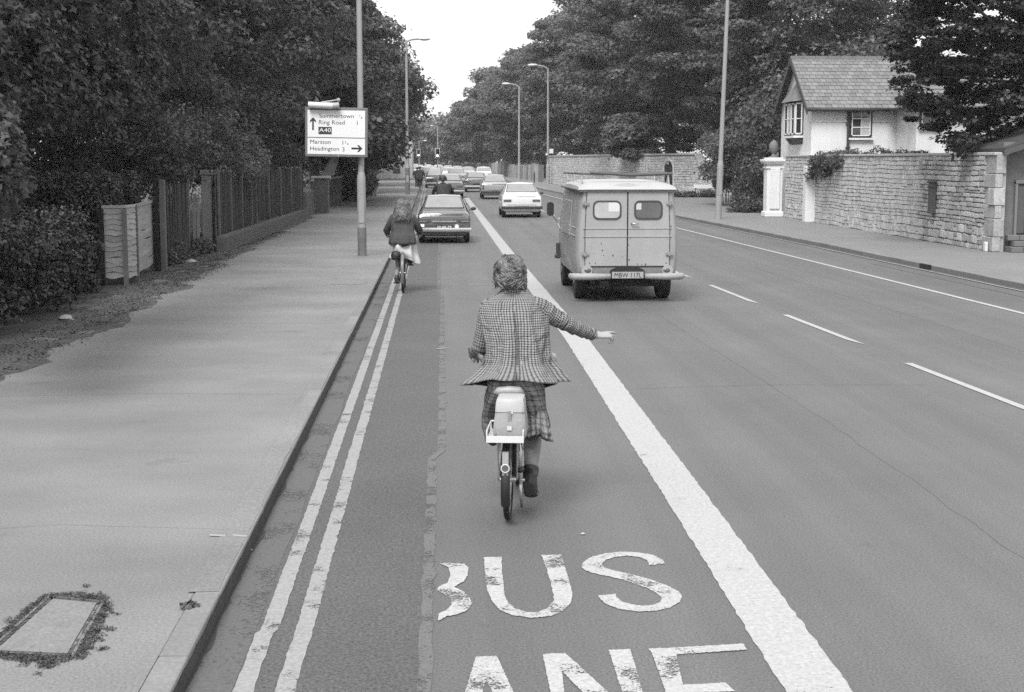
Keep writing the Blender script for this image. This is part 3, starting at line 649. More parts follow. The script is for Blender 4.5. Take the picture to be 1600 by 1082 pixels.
# gateway at the right end of the wall
gw = empty('gateway', (13.4, 33.3, KH), 'dark roofed doorway beyond the right end of the stone wall', 'gateway')
dwood = M('door_wood', .07, .7, var=.2, scale=4, streak=((12, 12, .6), .15))
MB().box(12.87, 16.5, 33.45, 33.8, .0, 2.6).build('back_wall', M('gateway_brick', .14, .9, var=.25, scale=4), gw)  # mid grey brick, mottled at random
for i in range(5): MB().box(13.22+i*.17, 13.38+i*.17, 33.38, 33.43, .52, 1.62).build('plank', dwood, gw)
MB().box(13.14, 13.2, 33.34, 33.44, .45, 1.7).build('door_frame', M('frame_grey', .15, .8), gw); MB().box(13.14, 14.1, 33.33, 33.44, 1.66, 1.74).build('lintel', M('frame_grey', .15, .8), gw)
for i in range(3): 
    for j in range(5): MB().box(12.95+j*.26+(i % 2)*.1, 13.24+j*.26+(i % 2)*.1, 32.95+.12*i, 33.38, KH+.13*i+.004, KH+.13*i+.125).build('step_stone', M('step_dark', .13, .9, var=.2, scale=6), gw, bevel=.01)
mb = MB(); mb.loft([[(12.75, y_, 2.36), (16.6, y_, 3.6), (16.6, y_, 3.72), (12.75, y_, 2.46)] for y_ in (33.0, 36)]); mb.build('roof', M('tile_dark', .04, .8, var=.3, scale=5), gw)
mb = MB(); mb.loft([[(12.7, y_, 2.3), (16.6, y_, 3.52), (16.6, y_, 3.64), (12.7, y_, 2.42)] for y_ in (32.95, 33.0)]); mb.build('bargeboard', M('frame_dark', .07, .8), gw)
# ---- far stone wall with arched door and swept end
fw = empty('far_stone_wall', (12.2, 100, KH), 'far limestone wall with arched doorway and swept down end', 'stone wall')
A_, B_, C_ = Vector((9.6, 133, 0)), Vector((12.3, 93, 0)), Vector((15.3, 83.5, 0))
HW = 2.38
def mid_h(s, L):                                        # top of the second leg: level, then a swept curve down
    e = L-1.9
    return HW if s < e else max(HW-1.0, HW-1.0+math.sqrt(max(0, 1-((s-e)/1.0)**2))*0 + (1.0-math.sin(min(1, (s-e)/1.0)*math.pi/2))*1.0)
def wcore(a, b, hf, t=.4, n=14, hole=None):
    a, b = Vector(a), Vector(b); L = (b-a).length; d = (b-a)/L; nn = Vector((d.y, -d.x, 0)); nn = -nn if nn.y < 0 else nn; mb = MB()
    mb.loft([[a+d*(L*i/n)+o for o in (nn*.02, nn*t, nn*t+Vector((0, 0, hf(L*i/n, L)+KH)), nn*.02+Vector((0, 0, hf(L*i/n, L)+KH)))] for i in range(n+1)]); return mb
wcore(A_, B_, lambda s, L: HW).build('wall_core', mortar, fw); wcore(B_, C_, mid_h, n=40).build('wall_core', mortar, fw)
stone_wall(fw, A_, B_, HW, KH, (.13, .2), (.3, .7), seed=9, face=-1)
L2 = (C_-B_).length; dS = L2*.46
door_px = lambda s, z_: abs(s-dS) < .62 and z_ < 1.55+.5*math.sqrt(max(0, 1-((s-dS)/.62)**2))
stone_wall(fw, B_, C_, HW, KH, (.12, .18), (.25, .55), seed=10, face=-1, skip=lambda s, z_: door_px(s, z_) or z_ > mid_h(s, L2)+.02)
d2 = (C_-B_).normalized(); n2 = Vector((d2.y, -d2.x, 0)); n2 = -n2 if n2.y > 0 else n2
mb = MB(); ct = B_+d2*dS; arch = [(-.6, 0)]+[(-.6*math.cos(t), 1.5+.52*math.sin(t)) for t in [math.pi*k/12 for k in range(13)]]+[(.6, 0)]
mb.loft([[ct+d2*a+Vector((0, 0, b+KH))+n2*o for a, b in arch] for o in (-.01, .012)]); mb.build('arched_door', M('door_black', .012, .8), fw)
mb = MB(); ar2 = [(-.66, 0)]+[(-.66*math.cos(t), 1.5+.6*math.sin(t)) for t in [math.pi*k/12 for k in range(13)]]+[(.66, 0)]
mb.tube([ct+d2*a+Vector((0, 0, b+KH))+n2*.04 for a, b in ar2], .07, 5); mb.build('arch_stones', stone_m, fw)
mb = MB(); N_ = 40
mb.loft([[B_+d2*(L2*i/N_)+o+Vector((0, 0, KH+mid_h(L2*i/N_, L2))) for o in (n2*.08, n2*-.42, n2*-.42+Vector((0, 0, .1)), n2*.08+Vector((0, 0, .1)))] for i in range(N_+1)]); mb.build('coping', M('coping_stone', .38), fw)
dA = (B_-A_).normalized(); nA = Vector((-dA.y, dA.x, 0)); nA = nA if nA.x < 0 else -nA
mb = MB(); mb.loft([[p+o for o in (nA*.08+Vector((0, 0, KH+HW)), nA*-.4+Vector((0, 0, KH+HW)), nA*-.4+Vector((0, 0, KH+HW+.1)), nA*.08+Vector((0, 0, KH+HW+.1)))] for p in (A_, B_)]); mb.build('coping', M('coping_stone', .38), fw)
C2 = C_+d2*2.6; wcore(C_, C2, lambda s, L: HW-1.0).build('wall_core', mortar, fw); stone_wall(fw, C_, C2, HW-1.0, KH, (.12, .18), (.25, .55), seed=12, face=-1)
sp = P(1098, 291.5, 82.0); MB().box(sp.x-.52, sp.x+.52, 81.96, 82.0, sp.z-.09, sp.z+.09).build('name_plate', M('plate_white', .65, .5), None, label='long white street name plate low on the far wall', cat='street sign', loc=sp)
o = bpy.data.objects['name_plate']; lg = MB(); lg.box(sp.x-.42, sp.x-.38, 82.0, 82.04, KH, sp.z); lg.box(sp.x+.38, sp.x+.42, 82.0, 82.04, KH, sp.z); lg.build('leg', dk, o)
for i in range(9): MB().box(sp.x-.4+i*.09, sp.x-.4+i*.09+(.05 if i % 3 else .03), 81.945, 81.96, sp.z-.035, sp.z+.035).build('letter_mark', M('plate_black', .02), o) if False else None
# ---- left side: brick walls beyond the fence
brick_m = M('brick', .09, .9, var=.25, scale=8, fine=.2, fscale=30)
def brick_wall(name, label, p0, p1, h, z0=KH, t=.22, seed=1, cap=True, face=1, parent=None, bl=.22, bh=.072):
    g = random.Random(seed); root = parent or empty(name, (Vector((p0[0], p0[1], 0))+Vector((p1[0], p1[1], 0)))/2+Vector((0, 0, z0)), label, 'brick wall', None)
    a, b = Vector((p0[0], p0[1], 0)), Vector((p1[0], p1[1], 0)); L = (b-a).length; d = (b-a)/L; n = Vector((d.y, -d.x, 0))
    MB().obox((a+b)/2+Vector((0, 0, z0+h/2)), d*(L/2), n*(t/2-.012), Vector((0, 0, h/2))).build('wall_core', M('brick_mortar', .10, .95, var=.2, scale=5), root)
    m = MB(); z = z0; r = 0
    while z < z0+h-.02:
        s = -(bl/2)*(r % 2)
        while s < L:
            x0, x1 = max(0, s), min(L, s+bl)
            if x1-x0 > .03:
                j = g.uniform(-.003, .004); m.obox(a+d*((x0+x1)/2)+Vector((0, 0, z+bh/2)), d*((x1-x0)/2-.005), n*(t/2+j), Vector((0, 0, bh/2-.005)))
            s += bl
        z += bh; r += 1
    o = m.build('bricks', brick_m, root); o['kind'] = 'stuff'
    if cap: MB().obox((a+b)/2+Vector((0, 0, z0+h+.03)), d*(L/2+.04), n*(t/2+.05), Vector((0, 0, .035))).build('coping', M('coping_stone', .38), root, bevel=.01)
    return root
LE = lambda px, py: G(px, py, KH)
bp = brick_wall('brick_wall', 'pale brick garden wall beside a leaning trunk beyond the board fence', tuple(LE(492, 330)[:2]), tuple(LE(535, 314)[:2]), 1.22, seed=3)
a0 = LE(505, 333); 
MB().box(a0.x-.3, a0.x+.25, a0.y-.5, a0.y+.05, KH, 1.38+KH).build('pier', brick_m, bp); MB().box(a0.x-.4, a0.x+.32, a0.y-.6, a0.y+.12, 1.38+KH, 1.46+KH).build('pier_cap', M('coping_stone', .38), bp)
brick_wall('brick_wall', 'second brick wall farther along behind the sign post', tuple(LE(535, 312)[:2]), tuple(LE(560, 305)[:2]), 1.5, seed=4)
brick_wall('brick_wall', 'dim brick wall deep in shade at the end of the board fence', tuple(LE(474, 342)[:2]), tuple(LE(489, 333)[:2]), .95, seed=6, cap=False)
bg_ = LE(700, 270)

g_ = random.Random(33)
def crack(pts, w, z, name='road_crack'):
    mb = MB(); P_ = []
    for a, b_ in zip(pts, pts[1:]):
        n = max(2, int((Vector(b_)-Vector(a)).length/.12))
        for i in range(n): f = i/n; P_.append((a[0]+(b_[0]-a[0])*f+.03*noise.noise((f*4, a[1], i*.3)), a[1]+(b_[1]-a[1])*f+.03*noise.noise((i*.3, a[0], 1))))
    v = []
    for i, p in enumerate(P_): q = P_[min(i+1, len(P_)-1)]; r_ = P_[max(i-1, 0)]; d = Vector((q[0]-r_[0], q[1]-r_[1])).normalized(); k = w*(.4+.8*abs(noise.noise((i*.7, 3, a[0])))); v += [(p[0]-d.y*k, p[1]+d.x*k, z), (p[0]+d.y*k, p[1]-d.x*k, z)]
    mb.add(v, [(2*i, 2*i+1, 2*i+3, 2*i+2) for i in range(len(P_)-1)]); mb.build(name, M('crack_fill', .055, .9), kind='structure')
crack([(-1.25, 8.3), (-2.2, 8.45), (-3.0, 8.3)], .002, KH+.001, 'pavement_crack'); crack([(-1.3, 13.2), (-2.6, 13.3), (-4.4, 13.2)], .003, KH+.001, 'pavement_crack'); crack([(-1.3, 19), (-4.5, 19.1)], .004, KH+.001, 'pavement_crack')
crack([(3.2, 6), (3.25, 12), (3.1, 20), (3.2, 34)], .003, .0012); crack([(6.8, 9), (6.7, 18), (6.4, 30)], .005, .0012); crack([(1.8, 14), (3.2, 14.2), (4.9, 14.1)], .004, .0012)
# ================================================================ LEFT FENCES
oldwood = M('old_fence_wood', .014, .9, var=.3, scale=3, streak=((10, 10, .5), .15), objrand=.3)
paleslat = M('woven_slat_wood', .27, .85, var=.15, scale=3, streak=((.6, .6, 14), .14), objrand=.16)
post_m = M('post_wood', .11, .9, var=.2, scale=4, streak=((14, 14, .8), .14)); conc = M('post_concrete', .24, .9, var=.15, scale=4, fine=.2, fscale=40)
def zpt(p, z): return Vector((p.x, p.y, z))
# woven lap panels
wvf = empty('woven_fence', LE(200, 440), 'low pale woven lap fence panels beside the hedge, sagging slats', 'fence')
fpts = [LE(163, 446.5), LE(199, 446), LE(216, 440.5), LE(241, 423)]
PT = KH+1.22
sg = random.Random(9)
for a, b in zip(fpts, fpts[1:]):
    d = (b-a); L = d.length; d = d.normalized(); n = Vector((d.y, -d.x, 0)); n = -n if n.y > 0 else n
    N = 13; hh = (PT-KH-.06)/N
    for k in range(N):
        m = MB(); seg = 8; sag = sg.uniform(-.012, .03); ph = sg.uniform(0, 6)
        def zc(t): return KH+.04+hh*(k+.5)+.014*math.sin(ph+t*7)-sag*math.sin(math.pi*t)*(k < 9)
        m.loft([[a+d*(.02+(L-.04)*t)+n*(o1)+Vector((0, 0, zc(t)+z_)) for o1, z_ in ((.0, -hh*.58), (.022, -hh*.62), (.008, hh*.55), (-.004, hh*.55))] for t in [i/seg for i in range(seg+1)]])
        m.build('slat', paleslat, wvf)
    m = MB(); m.obox((a+b)/2+Vector((0, 0, PT-.0)), d*L/2, n*.025, Vector((0, 0, .022))); m.build('top_rail', paleslat, wvf)
for i, p in enumerate(fpts):
    hgt = 1.28 if i != 2 else 1.34
    MB().box(p.x-.035, p.x+.035, p.y-.1, p.y-.03, KH-.05, KH+hgt).build('post', post_m if i else oldwood, wvf)
# board fences, one plank at a time
def board_fence(label, pts, h, bw=.145, plinth=0, seed=1, gap=.012, post_every=2.4, posts=True, mat=None):
    g = random.Random(seed); root = empty('board_fence', pts[0], label, 'fence'); mat = mat or oldwood
    me = MB().box(-.5, .5, -.011, .011, 0, 1).mesh('board')
    for a, b in zip(pts, pts[1:]):
        d = b-a; L = d.length; d = d.normalized(); ang = math.atan2(d.y, d.x); s = 0
        while s < L:
            p = a+d*s; o = put('board', me, mat, root, p+Vector((0, 0, plinth))-root.location, (g.uniform(-.012, .012), g.uniform(-.01, .01), ang+g.uniform(-.03, .03)), (bw-gap, 1, h+g.uniform(-.03, .02))); s += bw
        n = Vector((d.y, -d.x, 0)); 
        for zz in (.25, h-.25): MB().obox((a+b)/2+Vector((0, 0, plinth+zz))-n*.04, d*L/2, n*.025, Vector((0, 0, .04))).build('rail', mat, root)
        if posts:
            k = 0
            while k < L: p = a+d*k; MB().box(p.x-.05, p.x+.05, p.y-.05+.0, p.y+.05, KH, KH+plinth+h+.1).build('post', post_m, root); k += post_every
    return root
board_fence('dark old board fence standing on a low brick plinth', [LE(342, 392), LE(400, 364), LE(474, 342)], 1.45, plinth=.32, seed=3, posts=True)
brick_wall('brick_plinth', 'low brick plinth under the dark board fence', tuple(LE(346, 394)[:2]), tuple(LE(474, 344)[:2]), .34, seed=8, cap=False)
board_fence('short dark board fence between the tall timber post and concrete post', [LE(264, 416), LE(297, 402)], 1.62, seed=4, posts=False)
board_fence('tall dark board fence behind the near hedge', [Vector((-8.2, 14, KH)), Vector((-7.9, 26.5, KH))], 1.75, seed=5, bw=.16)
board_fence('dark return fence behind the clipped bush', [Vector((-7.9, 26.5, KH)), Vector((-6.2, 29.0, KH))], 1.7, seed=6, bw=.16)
def post(name, px, py, ytop, wpx, mat, label, cap=None, wx=None):
    p = LE(px, py); top = P(px, ytop, p.y).z; wd = wpx/F_PX*p.y
    m = MB(); m.box(p.x-wd/2, p.x+wd/2, p.y-wd/2, p.y+wd/2, KH-.1, top)
    if cap: root = empty(name, p, label, 'post'); m.build('shaft', mat, root, bevel=.02); MB().box(p.x-wd*.58, p.x+wd*.58, p.y-wd*.6, p.y+wd*.6, top, top+.12).build('cap', mat, root, bevel=.02); return
    m.build(name, mat, None, loc=p, bevel=.015, label=label, cat='post')
post('timber_post', 247, 424, 279, 8, oldwood, 'dark leaning timber post at the end of the woven fence')
post('timber_post', 257, 424, 281, 9, post_m, 'pale weathered timber post right behind the woven fence')
post('concrete_post', 326, 391, 274, 16, conc, 'thick concrete gate post with a flat cap', cap=1)
gt = empty('broken_gate', LE(304, 398), 'narrow broken picket gate leaning in the gap beside the concrete post', 'gate')
p0 = LE(298, 398); 
for dx, hh, wd in ((0, 1.68, .035), (.12, 1.35, .07), (.2, 1.28, .06)):
    MB().obox((p0.x+dx, p0.y-.1, KH+hh/2), (wd/2, 0, 0), (0, .02, 0), (.01, 0, hh/2)).build('picket', M('gate_wood', .2, .85, var=.2, scale=5), gt)
MB().obox((p0.x+.11, p0.y-.08, KH+.55), (.14, 0, 0), (0, .02, 0), (0, 0, .05)).build('rail', M('gate_wood', .2), gt); MB().obox((p0.x+.11, p0.y-.08, KH+1.2), (.14, 0, .02), (0, .02, 0), (0, 0, .05)).build('rail', M('gate_wood', .2), gt)
MB().obox(LE(241, 421)+Vector((0, 0, .18)), (.018, 0, 0), (0, .018, 0), (-.01, 0, .2)).build('white_stake', M('stake_white', .6, .7), None, loc=LE(241, 421), label='thin white stake leaning at the foot of the woven fence end', cat='stake')

# ================================================================ PLANTS
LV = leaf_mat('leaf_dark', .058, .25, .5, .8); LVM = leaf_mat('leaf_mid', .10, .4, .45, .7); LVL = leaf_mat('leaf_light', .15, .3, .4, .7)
LVR = leaf_mat('leaf_right', .125, .45, .45, .6); LVB = leaf_mat('leaf_beech', .026, .2, .45, .8); LVF = leaf_mat('leaf_far', .13, .45, .35, .5); LVH = leaf_mat('hedge_leaf', .034, .15, .5, 2.5); LVH2 = leaf_mat('hedge_leaf_light', .06, .2, .45, 2)
def bush(name, label, boxes, n, rr, per, size, mat, seed, cat='bush', group=None, up=.5, base=None, stems=True, shape='kite', asp=.55):
    """boxes: list of (x0,x1,y0,y1,z0,z1) volumes filled with clumps"""
    g = random.Random(seed); cl = []; ra = []
    vol = [(b[1]-b[0])*(b[3]-b[2])*(b[5]-b[4]) for b in boxes]; T = sum(vol)
    for b, v in zip(boxes, vol):
        for i in range(max(3, int(n*v/T))):
            z = g.uniform(b[4], b[5]-rr*.5)
            cl.append((g.uniform(b[0], b[1]), g.uniform(b[2], b[3]), z)); a = rr*g.uniform(.6, 1.3); ra.append((a, a, a*.75))
    b = boxes[0]; base = base or ((b[0]+b[1])/2, (b[2]+b[3])/2, KH)
    root = empty(name, base, label, cat, group)
    put('foliage', leaves_mesh('foliage', np.array(cl)-np.array(base), ra, per, size, seed, up, asp=asp, shape=shape), mat, root)
    if stems:
        m = MB()
        for i in range(10):
            c = Vector(cl[g.randrange(len(cl))]); m.tube([(c.x*.7+base[0]*.3, c.y*.7+base[1]*.3, base[2]-.05), (c.x, c.y, max(base[2]+.1, c.z))], [.02, .008], 5)
        m.build('stem', M('bark', .05), root)
    return root
hb = []
# near hedge: front face follows the pavement
yy = 10.0
hpts = [(10.0, -5.15), (14, -5.2), (17.2, -5.3), (20, -5.3), (23, -5.55), (25.2, -5.85)]
while yy < 24.8:
    x = interp(hpts, yy+.5); hb.append((x-1.7, x-.02, yy, yy+1.0, KH+.12, KH+1.38+.08*math.sin(yy*2))); yy += 1.0
bush('hedge', 'dark bushy hedge at the near left edge of the pavement', hb, 620, .26, 190, .062, LVH, 31, cat='hedge', stems=True)
bush('hedge', 'feathery clipped bush rising behind the woven fence', [(-8.6, -6.1, 27.0, 30, 1.0, 1.98)], 230, .26, 260, .06, LVH2, 32, cat='bush', base=(-7, 28.5, KH))
bush('ivy', 'ivy tumbling over the top corner of the stone wall by the white house', [(12.45, 13.2, 46.2, 49.9, 2.0, 2.5), (12.35, 12.7, 47.5, 49.5, 1.65, 2.4)], 60, .26, 150, .075, LVM, 33, base=(12.7, 48.5, KH), stems=False)
bush('bush', 'small bushy plant showing above the wall under the house window', [(13.0, 14.2, 42.5, 44.5, 2.1, 2.55)], 26, .22, 120, .08, LVM, 34, base=(13.6, 43.5, KH))
bush('bush', 'thin weeds growing along the wall top left of the downpipe', [(12.9, 13.4, 45.6, 48, 2.2, 2.5)], 16, .14, 70, .07, LVR, 35, base=(13.1, 46.6, KH))
bush('bush', 'low weeds at the foot of the far wall under the name plate', [(12.9, 16.2, 82.6, 83.2, KH, .55)], 36, .3, 110, .1, LVM, 36, base=(14.6, 82.9, KH))
bush('bush', 'tall dark shrubbery filling the drive between gate pier and far wall', [(12.9, 17.5, 60.5, 66, KH, 3.6), (12.3, 13.6, 58.5, 62, KH, 2.2)], 260, .5, 240, .11, LV, 37, base=(15, 62, KH), up=.4)
bush('bush', 'pale leafy bush leaning out behind the right lamp post', [(12.3, 14.5, 66, 70, 1.0, 3.6)], 80, .45, 200, .12, LVR, 38, base=(13.5, 68, KH))
bush('bush', 'low rounded shrub at the foot of the gate pier drive', [(11.6, 13.2, 58.3, 59.6, KH, .75)], 30, .28, 160, .08, LVM, 39, base=(12.4, 59, KH))
bush('bush', 'low weeds under the short board fence near the gate', [(-6.0, -5.3, 29.5, 33.5, KH, .55)], 40, .2, 110, .06, LVH2, 40, base=(-5.6, 31.5, KH))
bush('bush', 'leafy weed clump at the foot of the concrete gate post', [(-5.65, -5.2, 33.4, 34.1, KH, .42)], 12, .16, 90, .075, LVM, 41, base=(-5.4, 33.8, KH))
bush('ivy', 'dark ivy covered wall end beyond the sign post', [(-5.4, -4.2, 75, 96, KH, 2.0)], 120, .45, 150, .13, LV, 42, base=(-5, 84, KH))
# pale sprays over the fence, near left maple
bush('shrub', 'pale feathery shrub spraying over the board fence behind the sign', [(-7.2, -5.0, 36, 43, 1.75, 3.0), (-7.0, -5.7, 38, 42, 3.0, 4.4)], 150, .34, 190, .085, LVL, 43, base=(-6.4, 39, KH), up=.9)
bush('shrub', 'mid grey shrub arching over the concrete gate post', [(-8.6, -5.5, 31, 38, 1.75, 3.4)], 190, .4, 190, .08, LVM, 44, base=(-7.3, 34, KH), up=.7)
g_ = random.Random(51); cl = []; ra = []
for i in range(0):
    y = g_.uniform(11.5, 17); t = g_.random(); x = -.36*y+g_.gauss(0, .05)*y*.6+(.02*y if t > .5 else 0)
    z = 2.2+(.0+.10*g_.random()-.0)*y; px = VPX+F_PX*x/y
    cl.append((x-.3, y, z)); ra.append((.3, .3, .2))
for i in range(260):
    y = g_.uniform(12, 18); f = g_.random(); pu = g_.uniform(-60, 250); y = max(y, 4.3*F_PX/(690-pu)); x = (-690+pu)/F_PX*y; z = 2.2+(250-g_.uniform(-60, 175))/F_PX*y; cl.append((x, y, z)); ra.append((.3, .3, .18))
for i in range(60):
    y = g_.uniform(12, 15); x = (-690+g_.uniform(-60, 35))/F_PX*y; z = 2.2+(250-g_.uniform(170, 330))/F_PX*y; cl.append((x, y, z)); ra.append((.2, .2, .22))
nm = empty('maple_tree', (-6.8, 14, KH), 'near maple with large lobed leaves overhanging the top left corner', 'tree', 'roadside trees')
put('crown', leaves_mesh('crown', np.array(cl)-np.array([-6.8, 14, KH]), ra, 120, .075, 61, .6, 'lobed6', .1), leaf_mat('leaf_maple', .055, .35, .5, 1.2), nm)
mb = MB(); mb.tube([(-7.2, 14.5, KH-.1), (-7.1, 14.4, 2), (-6.6, 14, 4.5), (-6.0, 14, 6.5)], [.22, .18, .12, .05], 8)
for i in range(16): c = Vector(cl[g_.randrange(len(cl))]); mb.tube([(-6.9, 14.3, 2.2+i*.15), (Vector((-6.9, 14.3, 3))+c)/2+Vector((0, 0, .4)), c], [.05, .03, .01], 5)
mb.build('trunk', M('bark', .05), nm, smooth=True)
# ---- trees along the left
TL = [  # x,y,h,crown(cx,cy,cz,rx,ry,rz),trunk,n,rr,per,size,mat,seed,label
 (-9.5, 26, 10, (-9.0, 26, 6.3, 3.6, 6, 4.8), .28, 200, .75, 300, .12, LV, 1, 'dark small leaved tree behind the tall board fence at left'),
 (-10, 36, 12, (-9.3, 36, 7.2, 4.2, 6, 5.8), .3, 180, .95, 300, .145, LVM, 2, 'tree with mid grey foliage above the clipped bush'),
 (-9.6, 46, 13, (-8.9, 46, 7.6, 4.4, 6, 6.2), .32, 150, 1.05, 290, .17, LV, 3, 'dark tree directly behind the direction sign'),
 (-9.0, 59, 14, (-8.8, 59, 8.2, 4.9, 7, 6.8), .34, 150, 1.15, 280, .2, LVM, 4, 'broad tree above the pale brick wall'),
 (-8.4, 76, 15, (-8.4, 76, 7.6, 5.6, 8, 6.6), .36, 150, 1.2, 270, .24, LV, 5, 'dark spreading tree hanging low over the far pavement'),
 (-8.2, 96, 15, (-8.3, 97, 7.6, 6.0, 9, 6.0), .36, 130, 1.4, 250, .3, LVM, 6, 'tree overhanging the road behind the left lamp post'),
 (-7.6, 122, 14, (-7.5, 124, 7.2, 5.6, 10, 4.8), .35, 110, 1.6, 220, .36, LVM, 7, 'farther left tree stepping down to the end of the sky gap'),
 (-9.5, 160, 13, (-8.6, 160, 6.4, 5.0, 12, 3.8), .35, 90, 1.8, 200, .45, LVF, 8, 'distant pale tree on the left of the traffic lights')]
for (x, y, h, cr, tr, n, rr, per, size, mat, sd_, lb) in TL:
    tree('broadleaf_tree', lb, x, y, h, cr, tr, n, rr, per, size, mat, sd_, group='trees along the left pavement', low=-.85)
# low sweep of foliage near pavement
bush('tree_bough', 'low dark bough hanging over the far pavement beside the left lamp post', [(-6.5, -2.6, 66, 84, 2.3, 4.6)], 110, .9, 210, .26, LV, 71, cat='bough', base=(-5.5, 75, KH), stems=False)
# leaning trunk
lt = P(505, 287, 66); lt2 = P(520, 255, 66)
MB().tube([Vector((lt.x-.25, 66, KH)), lt, lt2, lt2+Vector((.35, 0, 1.2))], [.26, .24, .22, .18], 8).build('leaning_trunk', M('bark_pale', .15, .9, var=.2, scale=4), None, loc=(lt.x, 66, KH), smooth=True, label='bare leaning tree trunk behind the pale brick wall', cat='tree trunk')
# dense woodland behind both sides
def mass(name, label, segs, n, rr, per, size, mat, seed):
    g = random.Random(seed); cl = []; ra = []
    for i in range(n):
        a, b = segs[g.randrange(len(segs))]; f = g.random(); c = [a[k]+(b[k]-a[k])*f for k in range(3)]
        cl.append((c[0]+g.uniform(-1.5, 1.5), c[1]+g.uniform(-2, 2), g.uniform(.5, c[2]))); q = rr*g.uniform(.7, 1.3); ra.append((q, q, q*.7))
    o = put(name, leaves_mesh(name, cl, ra, int(per*1.4), size*.85, seed, shape='tri', asp=.9), mat); return tag(o, label, None, None, 'stuff')
mass('woodland', 'dense dark garden woodland behind the left fences', [((-12.5, 10, 10), (-13, 60, 12)), ((-11.0, 12, 9), (-12.5, 50, 11)), ((-12, 60, 12), (-11, 130, 12))], 300, 1.8, 300, .2, LV, 81)
# ---- trees on the right
TR = [
 (20.8, 78, 19, (20.6, 78, 11.0, 5.0, 6.0, 7.6), .4, 100, 1.15, 250, .24, LVR, 11, 'big tree rising behind the slate roof of the white house', -.8),
 (17.6, 70, 18, (16.9, 69, 9.5, 4.0, 5.0, 8.0), .38, 150, 1.05, 290, .21, LVM, 12, 'tall dark tree between the right lamp post and the house', -.95),
 (16.6, 87, 19, (15.6, 87, 11, 4.8, 6.0, 8.6), .42, 170, 1.1, 280, .24, LVR, 13, 'tall tree with layered boughs above the arched doorway', -.9),
 (16.0, 103, 19, (14.9, 103, 10.8, 5.8, 7.0, 9.0), .42, 170, 1.3, 270, .28, LVR, 14, 'broad tree drooping over the far stone wall', -.93),
 (16.5, 128, 20, (16.0, 128, 11.4, 6.0, 7, 9.2), .42, 140, 1.5, 250, .33, LVR, 15, 'tree behind the lamp post with the small white plate', -.9),
 (15.4, 156, 19, (14.4, 157, 9.8, 6.0, 7, 8.4), .42, 140, 1.7, 240, .38, LVR, 16, 'rounded tree left of the two right hand street lamps', -.9),
 (13.0, 186, 18, (11.4, 186, 9.0, 6.0, 10, 7.3), .42, 130, 1.8, 230, .45, LVF, 17, 'pale leaved tree standing beyond the second right lamp', -.9),
 (10.8, 222, 18, (9.2, 222, 8.8, 6.2, 12, 7.2), .45, 130, 1.9, 220, .52, LVR, 18, 'tall tree whose crown leans toward the gap of sky', -.92),
 (8.6, 270, 14, (6.0, 272, 6.6, 6.0, 14, 5.2), .45, 90, 2.2, 190, .65, LVF, 19, 'distant tree right behind the traffic signals', -.9),
 (-1.5, 340, 14, (-3.0, 340, 5.6, 9.0, 14, 4.6), .45, 90, 2.5, 190, .8, LVF, 20, 'hazy tree closing the far end of the road', -.9)]
for (x, y, h, cr, tr, n, rr, per, size, mat, sd_, lb, low) in TR:
    ex = None
    if sd_ == 14: ex = [(11.0+random.Random(i).random()*2.2, 92+random.Random(i+9).random()*5, 2.3+random.Random(i+5).random()*2.6, .75, .75, .4) for i in range(34)]
    tree('broadleaf_tree', lb, x, y, h, cr, tr, n, rr, per, size, mat, sd_, group='trees along the right side', low=low, flat=.75, up=.75, limbs=14, extra=ex)
mass('far_woodland', 'hazy trees massed where the road bends out of sight', [((-22, 330, 11), (-8, 420, 13)), ((-8, 420, 12), (30, 430, 15)), ((-12, 200, 9), (-14, 330, 10))], 150, 4.5, 220, 1.1, LVF, 82)
mass('right_woodland', 'wood filling the grounds behind the far stone wall', [((22, 98, 13), (21, 130, 14)), ((21, 130, 14), (15, 230, 13)), ((24, 90, 8), (36, 88, 8)), ((20.5, 68, 6), (30, 72, 7)), ((14.8, 63, 6), (19, 66, 7)), ((16, 66, 6), (19, 70, 8))], 380, 1.7, 420, .2, LVM, 83)
# copper beech overhanging the right side
g_ = random.Random(91); ex = []
bt = empty('beech_tree', (16.5, 38.5, KH), 'dark copper beech whose boughs hang over wall and house at right', 'tree')
cl = []; ra = []
def in_beech(px, py):
    L = interp([(-60, 1405), (0, 1420), (60, 1400), (110, 1392), (150, 1408), (190, 1425), (215, 1470), (240, 1500), (262, 1520), (300, 1700)], py)
    return px > L+g_.uniform(-6, 14)
tries = 0
while len(cl) < 760 and tries < 20000:
    tries += 1; px = g_.uniform(1385, 1720); py = g_.uniform(-190, 268); yb = g_.uniform(34.5, 43)
    if not in_beech(px, py): continue
    low = interp([(1390, 215), (1430, 255), (1480, 245), (1520, 268), (1560, 262), (1600, 275), (1720, 270)], px)
    if py > low: continue
    if 1560 < px and 180 < py < 215 and g_.random() < .5: continue
    c = P(px, py, yb); cl.append(tuple(c)); a = g_.uniform(.22, .5); ra.append((a, a, a*.38))
put('crown', leaves_mesh('crown', np.array(cl)-np.array([16.5, 38.5, KH]), ra, 165, .10, 92, .9, asp=.75), LVB, bt)
mb = MB(); mb.tube([(17.5, 39, 0), (17.3, 38.8, 3), (17.0, 38.6, 6), (16.8, 38.5, 8)], [.4, .33, .24, .1], 9)
for i in range(26): c = Vector(cl[g_.randrange(len(cl))]); s = Vector((17.2, 38.7, g_.uniform(2.5, 7))); mb.tube([s, s.lerp(c, .5)+Vector((0, 0, .35)), c], [.09, .05, .012], 6)
mb.build('trunk', M('bark', .05), bt, smooth=True)

